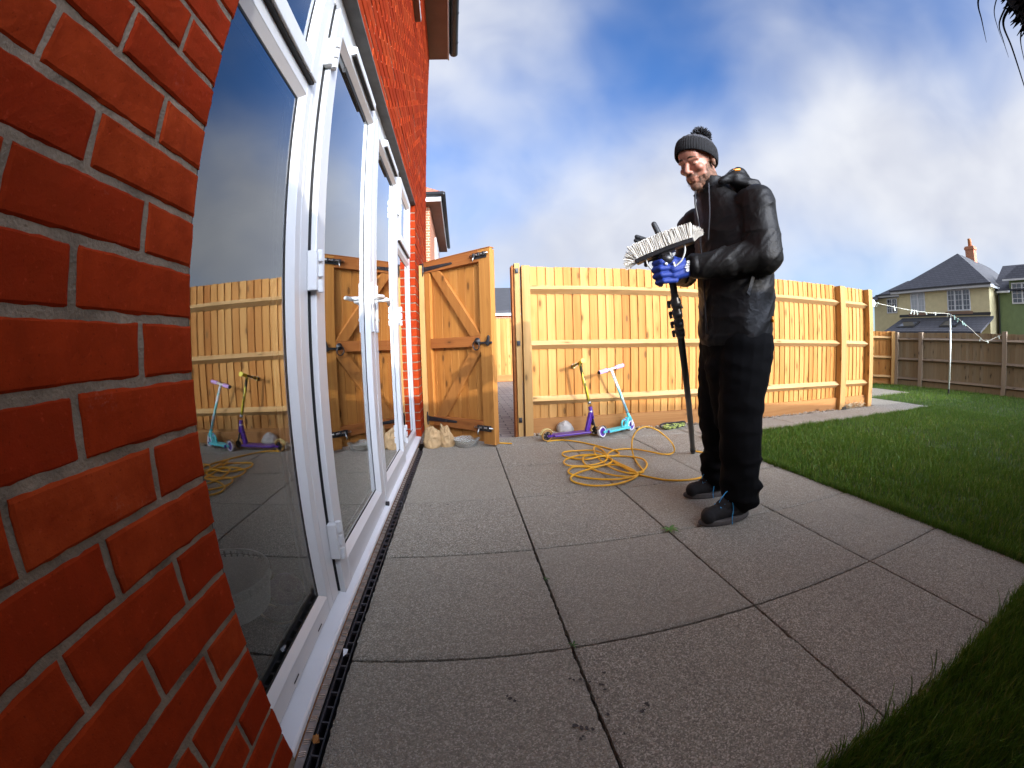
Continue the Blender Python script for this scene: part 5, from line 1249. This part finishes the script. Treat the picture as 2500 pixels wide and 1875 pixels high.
M['slate_yz'] = swz('slate_tiles', (.060, .060, .072), (1, 2)); M['slate_xz'] = swz('slate_tiles_side', (.085, .085, .092), (0, 2))
M['red_tile'] = swz('red_tiles', (.50, .17, .10), (0, 2))
M['far_brick'] = swz('far_brick', (.50, .13, .05), (0, 2))
t_ = M['far_brick'].node_tree
for n_ in t_.nodes:
    if n_.type == 'TEX_BRICK':
        n_.inputs['Brick Width'].default_value = .225; n_.inputs['Row Height'].default_value = .075; n_.inputs['Mortar Size'].default_value = .010; n_.inputs['Mortar'].default_value = (.45, .33, .22, 1)
M['far_brick_y'] = M['far_brick'].copy(); t_ = M['far_brick_y'].node_tree
for n_ in t_.nodes:
    if n_.type == 'COMBXYZ':
        l = [x for x in t_.links if x.to_node == n_ and x.to_socket == n_.inputs[0]][0]; sp_ = l.from_node; t_.links.remove(l); t_.links.new(sp_.outputs[1], n_.inputs[0])
m, t_, b_ = newmat('far_window'); b_.inputs['Base Color'].default_value = (.03, .035, .05, 1); b_.inputs['Roughness'].default_value = .06; b_.inputs['Specular IOR Level'].default_value = .9; M['far_glass'] = m
M['blind'] = pm('pale_blind', (.42, .44, .45), .4, .05, 3.)
def far_window(parent, x, y0, y1, z0, z1, nx, nz, sash=1, glass='far_glass', face=-1):
    """casement window on a wall facing -X (face -1)"""
    b = MB(); f = .075; d = .05
    b.box((x-d, y0, z0), (x+.02, y0+f, z1)); b.box((x-d, y1-f, z0), (x+.02, y1, z1)); b.box((x-d, y0+f, z0), (x+.02, y1-f, z0+f)); b.box((x-d, y0+f, z1-f), (x+.02, y1-f, z1))
    for s_ in range(1, sash): yc = y0+(y1-y0)*s_/sash; b.box((x-d, yc-.055, z0+f), (x+.02, yc+.055, z1-f))
    for i in range(1, nx*sash):
        if i % nx: yc = y0+(y1-y0)*i/(nx*sash); b.box((x-.03, yc-.013, z0+f), (x-.001, yc+.013, z1-f))
    for j in range(1, nz): zc = z0+(z1-z0)*j/nz; b.box((x-.0295, y0+f, zc-.013), (x-.0015, y1-f, zc+.013))
    o = b.build('window', M['upvc'], parent); g = MB(); g.add([(x-.012, y0+f, z0+f), (x-.012, y1-f, z0+f), (x-.012, y1-f, z1-f), (x-.012, y0+f, z1-f)], [(0, 3, 2, 1)], .5); g.build('pane', M[glass], o); return o
K = 1.3
def Y(s): return (13.345-s)*K
def Zk(z): return .799+(z-.799)*K
XF = 29.37
yh = empty('yellow_house', (XF, 14, 0), 'yellow rendered house with slate hip roof and lean-to beyond the back fence', 'house')
b = MB(); b.box((XF, Y(5.46), -.3), (XF+7, Y(0), Zk(3.68))); b.box((XF+3.25, Y(0)+.001, -.3), (XF+7, Y(-3.44), Zk(3.70))); b.build('wall', M['yellow_render'], yh)
ez = Zk(3.72); A_ = [(XF-.40, Y(5.68), ez), (XF-.40, Y(-.38), ez), (XF+3.7, Y(2.63), Zk(5.84)), (XF+11, Y(2.63), Zk(5.84)), (XF+11, Y(5.68), ez), (XF+11, Y(-.38), ez)]
b = MB(); b.add(A_, [(0, 2, 1)]); b.mi = 1; b.add(A_, [(0, 4, 3, 2), (1, 2, 3, 5)]); b.build('roof', [M['slate_yz'], M['slate_xz']], yh)
rz = Zk(4.88); B_ = [(XF+2.9, Y(-3.0), Zk(3.92)), (XF+2.9, Y(.3), Zk(3.92)), (XF+5.6, Y(.9), rz), (XF+5.6, Y(-1.85), rz), (XF+8.4, Y(-3.4), Zk(3.6)), (XF+2.2, Y(-3.55), Zk(3.55)), (XF+2.2, Y(-2.6), Zk(3.55))]
b = MB(); b.add(B_, [(0, 3, 2, 1), (0, 4, 3), (5, 4, 0), (5, 0, 6)]); b.build('wing_roof', M['slate_yz'], yh)
b = MB(); b.box((XF-.42, Y(5.68), ez-.20), (XF-.36, Y(-.38), ez-.06)); b.box((XF-.36, Y(5.69), ez-.20), (XF+3, Y(5.67), ez-.06)); b.box((XF-.36, Y(5.66), ez-.21), (XF, Y(-.36), ez-.195)); b.box((XF+2.85, Y(-.4), ez+.02), (XF+2.9, Y(-3.0), ez+.16)); b.build('fascia', M['upvc'], yh)
b = MB(); b.box((XF-.52, Y(5.72), ez-.06), (XF-.40, Y(-.42), ez+.04)); b.box((XF+2.72, Y(-.45), ez+.16), (XF+2.84, Y(-3.05), ez+.25)); b.box((XF+2.0, Y(-2.9), Zk(3.46)), (XF+2.15, Y(-3.6), Zk(3.55))); b.build('gutter', M['black_plastic'], yh)
for s0, s1, q, gl in ((.75, 1.66, (2, 3, 2), 'blind'), (3.03, 4.38, (2, 4, 3), 'far_glass')):
    far_window(yh, XF, Y(s1), Y(s0), Zk(2.56), Zk(3.58), *q, glass=gl)
    b = MB(); b.box((XF-.09, Y(s1)-.15, Zk(2.56)-.20), (XF-.001, Y(s0)+.15, Zk(2.56)-.04)); b.build('sill', M['soffit'], yh)
far_window(yh, XF+3.25, Y(-1.66), Y(-2.44), Zk(2.78), Zk(3.66), 2, 3, 2)
b = MB(); lz0, lz1 = Zk(1.53), Zk(2.29); b.prism([(XF-2.62, lz0), (XF-.002, lz1), (XF-.002, lz1-.12), (XF-2.62, lz0-.12)], 1, Y(5.66), Y(.16)); lt = b.build('leanto_roof', M['slate_yz'], yh)
for s0, s1 in ((.66, 1.72), (3.20, 4.16)):
    def Lp(x, s, o): t = (x-(XF-2.62))/2.62; return (x, Y(s), lz0+(lz1-lz0)*t+o)
    xa, xb = XF-1.95, XF-.95; b = MB(); vs = [Lp(xa, s0, .07), Lp(xb, s0, .07), Lp(xb, s1, .07), Lp(xa, s1, .07), Lp(xa, s0, .0), Lp(xb, s0, .0), Lp(xb, s1, .0), Lp(xa, s1, .0)]
    b.add(vs, [(0, 1, 2, 3), (0, 4, 5, 1), (1, 5, 6, 2), (2, 6, 7, 3), (3, 7, 4, 0)]); o = b.build('skylight', M['black_plastic'], lt)
    xa, xb = xa+.12, xb-.12; s0, s1 = s0+.09, s1-.09; b = MB(); b.add([Lp(xa, s0, .08), Lp(xb, s0, .08), Lp(xb, s1, .08), Lp(xa, s1, .08)], [(0, 1, 2, 3)]); b.build('pane', M['far_glass'], o)
b = MB(); b.box((XF-2.55, Y(5.46), -.3), (XF-.001, Y(.3), lz0-.12)); b.build('leanto_wall', M['yellow_render'], yh)
b = MB(); b.box((XF-.06, Y(.0), Zk(2.34)), (XF-.002, Y(5.5), Zk(2.47))); b.build('flashing', M['black_plastic'], yh)
cx_ = XF+6.6; b = MB(); b.box((cx_, Y(2.85), Zk(5.2)), (cx_+.6, Y(2.25), Zk(6.62))); b.box((cx_-.05, Y(2.90), Zk(6.42)), (cx_+.65, Y(2.20), Zk(6.56))); ch_ = b.build('chimney', M['far_brick_y'], yh)
b = MB(); b.lathe([(.17, 0), (.15, .55), (.17, .58), (.13, .60)], 16, M=Matrix.Translation((cx_+.3, Y(2.55), Zk(6.62)))); b.build('chimney_pot', pm('terracotta_pot', (.45, .18, .07), .8), ch_, smooth=True)
gx = XF+1.3
gh = empty('green_house', (gx, 7, 0), 'green rendered house with slate roof right of the yellow house', 'house')
b = MB(); b.box((gx, Y(11), -.3), (gx+7, Y(5.60), Zk(3.42))); b.box((gx-.02, Y(7.9), Zk(3.0)), (gx+1.5, Y(6.30), Zk(3.95))); b.build('wall', M['green_render'], gh)
b = MB(); b.add([(gx-.3, Y(5.3), Zk(3.46)), (gx-.3, Y(11), Zk(3.46)), (gx+4.2, Y(11), Zk(5.15)), (gx+4.2, Y(5.0), Zk(5.15))], [(0, 1, 2, 3)])
b.add([(gx-.35, Y(6.0), Zk(3.98)), (gx-.35, Y(8.2), Zk(3.98)), (gx+.6, Y(7.8), Zk(4.66)), (gx+.6, Y(6.72), Zk(4.66)), (gx+3, Y(6.0), Zk(4.4)), (gx+3, Y(8.2), Zk(4.4))], [(0, 1, 2, 3), (0, 3, 4), (1, 5, 2)]); b.build('roof', M['slate_yz'], gh)
b = MB(); b.box((gx-.36, Y(6.0), Zk(3.90)), (gx-.30, Y(8.2), Zk(3.98))); b.box((gx-.32, Y(5.62), Zk(3.38)), (gx-.27, Y(6.32), Zk(3.46))); b.build('fascia', M['upvc'], gh)
b = MB(); b.tube([(gx-.06, Y(5.66), -.2), (gx-.06, Y(5.66), Zk(3.45))], .06, 8); b.build('downpipe', M['black_plastic'], gh)
far_window(gh, gx-.025, Y(7.62), Y(6.42), Zk(2.88), Zk(3.82), 2, 4, 2)
# neighbouring brick house beyond the gate
nh = empty('brick_house', (-2, 13, 0), 'neighbouring red brick house with red tiled roof behind the house corner', 'house')
b = MB(); b.box((-6, 11.05, -.1), (-.38, 16.2, 4.80)); b.build('wall', [M['far_brick'], M['far_brick_y']], nh)
nw = nh.children[0]; nw.data.polygons[3].material_index = 1; nw.data.polygons[5].material_index = 1
b = MB(); b.box((-6, 10.66, 4.79), (-.08, 11.05, 4.81)); b.box((-.3795, 11.05, 4.79), (-.08, 16.45, 4.81)); b.build('soffit', M['soffit'], nh)
b = MB(); b.box((-6, 10.63, 4.79), (-.06, 10.66, 4.98)); b.box((-.08, 10.66, 4.79), (-.06, 16.45, 4.98)); b.build('fascia', M['upvc'], nh)
b = MB(); b.tube([(-6, 10.57, 4.98), (.0, 10.57, 4.98)], .06, 10); b.tube([(-.0, 10.57, 4.98), (-.0, 16.45, 4.98)], .06, 10); b.build('gutter', M['black_plastic'], nh, smooth=True)
b = MB(); b.add([(-.02, 10.55, 5.02), (-6.2, 10.55, 5.02), (-3.2, 13.4, 7.2), (-.02, 16.5, 5.02), (-3.2, 13.8, 7.2), (-6.2, 16.5, 5.02)], [(0, 2, 1), (0, 3, 4, 2), (3, 5, 4), (1, 2, 4, 5)]); b.build('roof', M['red_tile'], nh)
for k in range(20): b = MB(); b.tube([(-.06, 10.7+k*.29, 5.06), (.035, 10.7+k*.29, 5.025)], .05, 6); b.build('eaves_tile', M['soffit'], nh)
b = MB(); b.box((-.38+.0005, 13.2, 2.6), (-.33, 14.6, 4.5)); b.build('window', M['upvc'], nh)
ga = empty('garage', (2.5, 17, 0), 'low brick garage with plain grey roof seen over the driveway fence', 'garage')
b = MB(); b.box((-2, 16, -.1), (7, 22, 2.16)); b.build('wall', M['far_brick'], ga)
b = MB(); b.box((-2.1, 15.80, 2.10), (7.1, 15.86, 2.26)); b.build('gutter', M['upvc'], ga)
b = MB(); b.prism([(15.75, 2.28), (19, 3.66), (22.2, 2.28), (22.2, 2.2), (15.75, 2.2)], 0, -2.2, 7.2); b.build('roof', pm('grey_roof', (.045, .045, .05), .8, .12, 4.), ga)

# ------------------------------------------------------------------ washing line
rl_ = empty('line_reel', (5.705, 3.66, 1.375), 'round white washing line reel fixed beside the fence end post', 'line reel')
b = MB(); b.lathe([(.0, -.022), (.044, -.022), (.052, -.014), (.052, .014), (.044, .022), (.0, .022)], 28, M=Matrix.Translation((5.728, 3.645, 1.372)) @ Matrix.Rotation(R(90), 4, 'X')); b.build('casing', M['upvc'], rl_, smooth=True)
b = MB(); b.lathe([(.0, -.003), (.020, -.003), (.020, .003), (.0, .003)], 20, M=Matrix.Translation((5.728, 3.620, 1.372)) @ Matrix.Rotation(R(90), 4, 'X')); b.build('hub', M['upvc_sill'], rl_)
PT = Vector((8.48, 3.70, 1.382))
wp = empty('line_prop', (8.48, 3.70, 0), 'thin pale metal pole propping the washing line on the lawn', 'pole')
b = MB(); b.tube([(8.46, 3.70, .06), PT-Vector((0, 0, .06))], .017, 10); b.build('pole', pm('pale_metal', (.62, .66, .62), .4, .05, 5., metal=.2), wp, smooth=True)
b = MB(); b.tube([(8.459, 3.70, -.05), (8.46, 3.70, .09)], .020, 10); b.build('ground_socket', M['black_plastic'], wp)
b = MB(); b.tube([PT-Vector((0, 0, .07)), PT], .020, 10); b.tube([PT-Vector((.03, 0, -.02)), PT, PT+Vector((.03, 0, .02))], .007, 6); b.build('hook', M['black_plastic'], wp)
def azp(az, el, d): a = R(az); return Vector((CAM[0]+d*math.sin(a), d*math.cos(a), CAM[2]+d*math.tan(R(el))))
LN = [Vector((5.77, 3.64, 1.385)), Vector((6.7, 3.66, 1.352)), Vector((7.6, 3.68, 1.355)), PT, azp(67.4, 2.62, 8.95), azp(68.97, 1.41, 9.2), azp(69.9, .88, 9.3), azp(71.2, 1.35, 9.5), azp(72.4, 1.83, 9.62)]
lp = spline(LN, 8)
b = MB(); b.tube(lp, .0034, 6); tag(b.build('washing_line', pm('line_cord', (.60, .58, .48), .7), smooth=True), 'thin pale washing line sagging from the reel over its prop to the back fence', 'washing line')
b = MB(); b.box((-.006, -.007, -.060), (-.001, .007, .016)); b.box((.001, -.007, -.060), (.006, .007, .016)); b.box((-.002, -.0075, -.006), (.002, .0075, .004))
PG = [pm('peg_pale', (.66, .72, .62), .5), pm('peg_teal', (.30, .46, .40), .5)]
pegs = []
for m_ in PG:
    o = b.build('clothes_peg', m_); pegs.append(o)
pos = [(.03, 0), (.235, 1), (.265, 0), (.44, 0), (.475, 0), (.50, 0), (.60, 0), (.73, 0), (.76, 1)]
L0 = len(spline(LN[:4], 8))
k = 0; used = [False, False]
def put_peg(p, ci, label):
    o = pegs[ci] if not used[ci] else pegs[ci].copy()
    if used[ci]: COL.objects.link(o)
    used[ci] = True; o.location = p; o.rotation_euler = (random.gauss(0, .25), random.gauss(0, .5), random.uniform(0, 3)); o.scale = (1.5, 1.1, 1.0)
    tag(o, label, 'clothes peg', 'pegs on the washing line')
for t in (.05, .21, .40, .435, .465, .58, .74, .965):
    i = t*(L0-1); p = lp[int(i)].lerp(lp[int(i)+1], i-int(i)); put_peg(p, 0, 'pale peg clipped on the level line between the reel and the prop')
for i in (L0+1, L0+3, L0+5, L0+6): put_peg(lp[i], 1, 'teal peg clustered on the falling line just right of the prop')
for i in (L0+17, L0+24, L0+33): put_peg(lp[i], 0, 'pale peg on the low slack line in front of the weathered fence')

# ------------------------------------------------------------------ things seen inside the near window
M['basket'] = pm('white_plastic', (.40, .40, .39), .5); M['tan'] = pm('tan_cable', (.48, .36, .20), .6); M['violet'] = pm('violet_toy', (.16, .05, .26), .5)
b = MB(); n = 44; c0 = (-.30, .905, -.0)
for k in range(n):
    a0, a1 = 2*math.pi*k/n, 2*math.pi*(k+.62)/n
    for z0, z1 in ((.225, .233), (.238, .246)):
        vs = [(c0[0]+.145*math.cos(a), c0[1]+.145*math.sin(a), z) for a, z in ((a0, z0), (a1, z0), (a1, z1), (a0, z1))]+[(c0[0]+.139*math.cos(a), c0[1]+.139*math.sin(a), z) for a, z in ((a0, z0), (a1, z0), (a1, z1), (a0, z1))]
        b.add(vs, [(0, 1, 2, 3), (7, 6, 5, 4), (0, 4, 5, 1), (1, 5, 6, 2), (2, 6, 7, 3), (3, 7, 4, 0)])
b.lathe([(.128, .150), (.142, .22), (.147, .224), (.141, .2245), (.126, .152), (.0, .150)], 44, M=Matrix.Translation(c0), cap=False)
b.lathe([(.141, .2461), (.147, .2461), (.147, .252), (.141, .252), (.141, .2461)], 44, M=Matrix.Translation(c0), cap=False)
tag(b.build('laundry_basket', M['basket']), 'round white basket with a perforated rim behind the near window pane', 'basket')
b = MB(); b.tube(spline([(-.150, 1.13, .035), (-.143, 1.065, .04), (-.140, 1.012, .045), (-.160, .979, .05), (-.191, .972, .05), (-.235, .989, .05), (-.281, 1.025, .05), (-.298, 1.054, .05), (-.281, 1.069, .05), (-.233, 1.059, .045)], 7), .0035, 7)
tag(b.build('cable', M['tan'], smooth=True), 'thin tan cable looped on the floor inside the near window', 'cable')
b = MB(); b.ball((-.215, 1.12, .075), (.060, .052, .054), nu=20, nv=12); b.ball((-.185, 1.085, .12), (.030, .03, .030), nu=14, nv=10)
tag(b.build('soft_toy', M['violet'], smooth=True), 'small violet toy on the floor inside the near window', 'toy')

# ------------------------------------------------------------------ furry wind cover of a microphone hanging beside the lens
M['fur'] = pm('black_fur', (.004, .0035, .004), .9, .3, 60., spec=.1)
mf = empty('microphone', (.637, -.030, .968), 'black furry microphone cover with stray hairs at the upper right corner', 'microphone')
b = MB(); cM = Vector((.637, -.030, .968)); b.ball(cM, (.075, .052, .052), nu=28, nv=18)
for k in range(1500):
    d = Vector((random.gauss(0, 1), random.gauss(0, 1), random.gauss(0, 1))).normalized(); p = cM+Vector((d.x*.073, d.y*.050, d.z*.050)); e = p+d*random.uniform(.003, .009)+Vector((0, .002, -.004))*random.random()
    b.tube([p, p.lerp(e, .5), e], [.0009, .0006, .0002], 3, cap=False)
b.build('fur_cover', M['fur'], mf)
for pts, r0 in (([(.626, .022, .985), (.6275, .0385, .976), (.632, .0445, .9665), (.6373, .0496, .9572)], .00075), ([(.634, .020, .972), (.6361, .0345, .964), (.640, .0385, .956), (.6443, .0410, .9482)], .0006), ([(.634, .018, .970), (.637, .032, .9640), (.6425, .0355, .952), (.6522, .0400, .9345), (.657, .041, .925)], .0009), ([(.640, .018, .962), (.645, .028, .955), (.652, .034, .942)], .0006), ([(.630, .021, .978), (.633, .033, .970), (.637, .0375, .962), (.641, .0395, .955)], .0004)):
    sp_ = spline(pts, 7); b = MB(); b.tube(sp_, [r0*(1-.85*(i/(len(sp_)-1))**1.5) for i in range(len(sp_))], 5); b.build('stray_hair', M['fur'], mf, smooth=True)
b = MB(); b.tube(spline([(.640, -.07, .975), (.70, -.45, 1.02), (.78, -1.0, 1.10)], 6), .008, 10); b.build('boom', M['black_plastic'], mf, smooth=True)
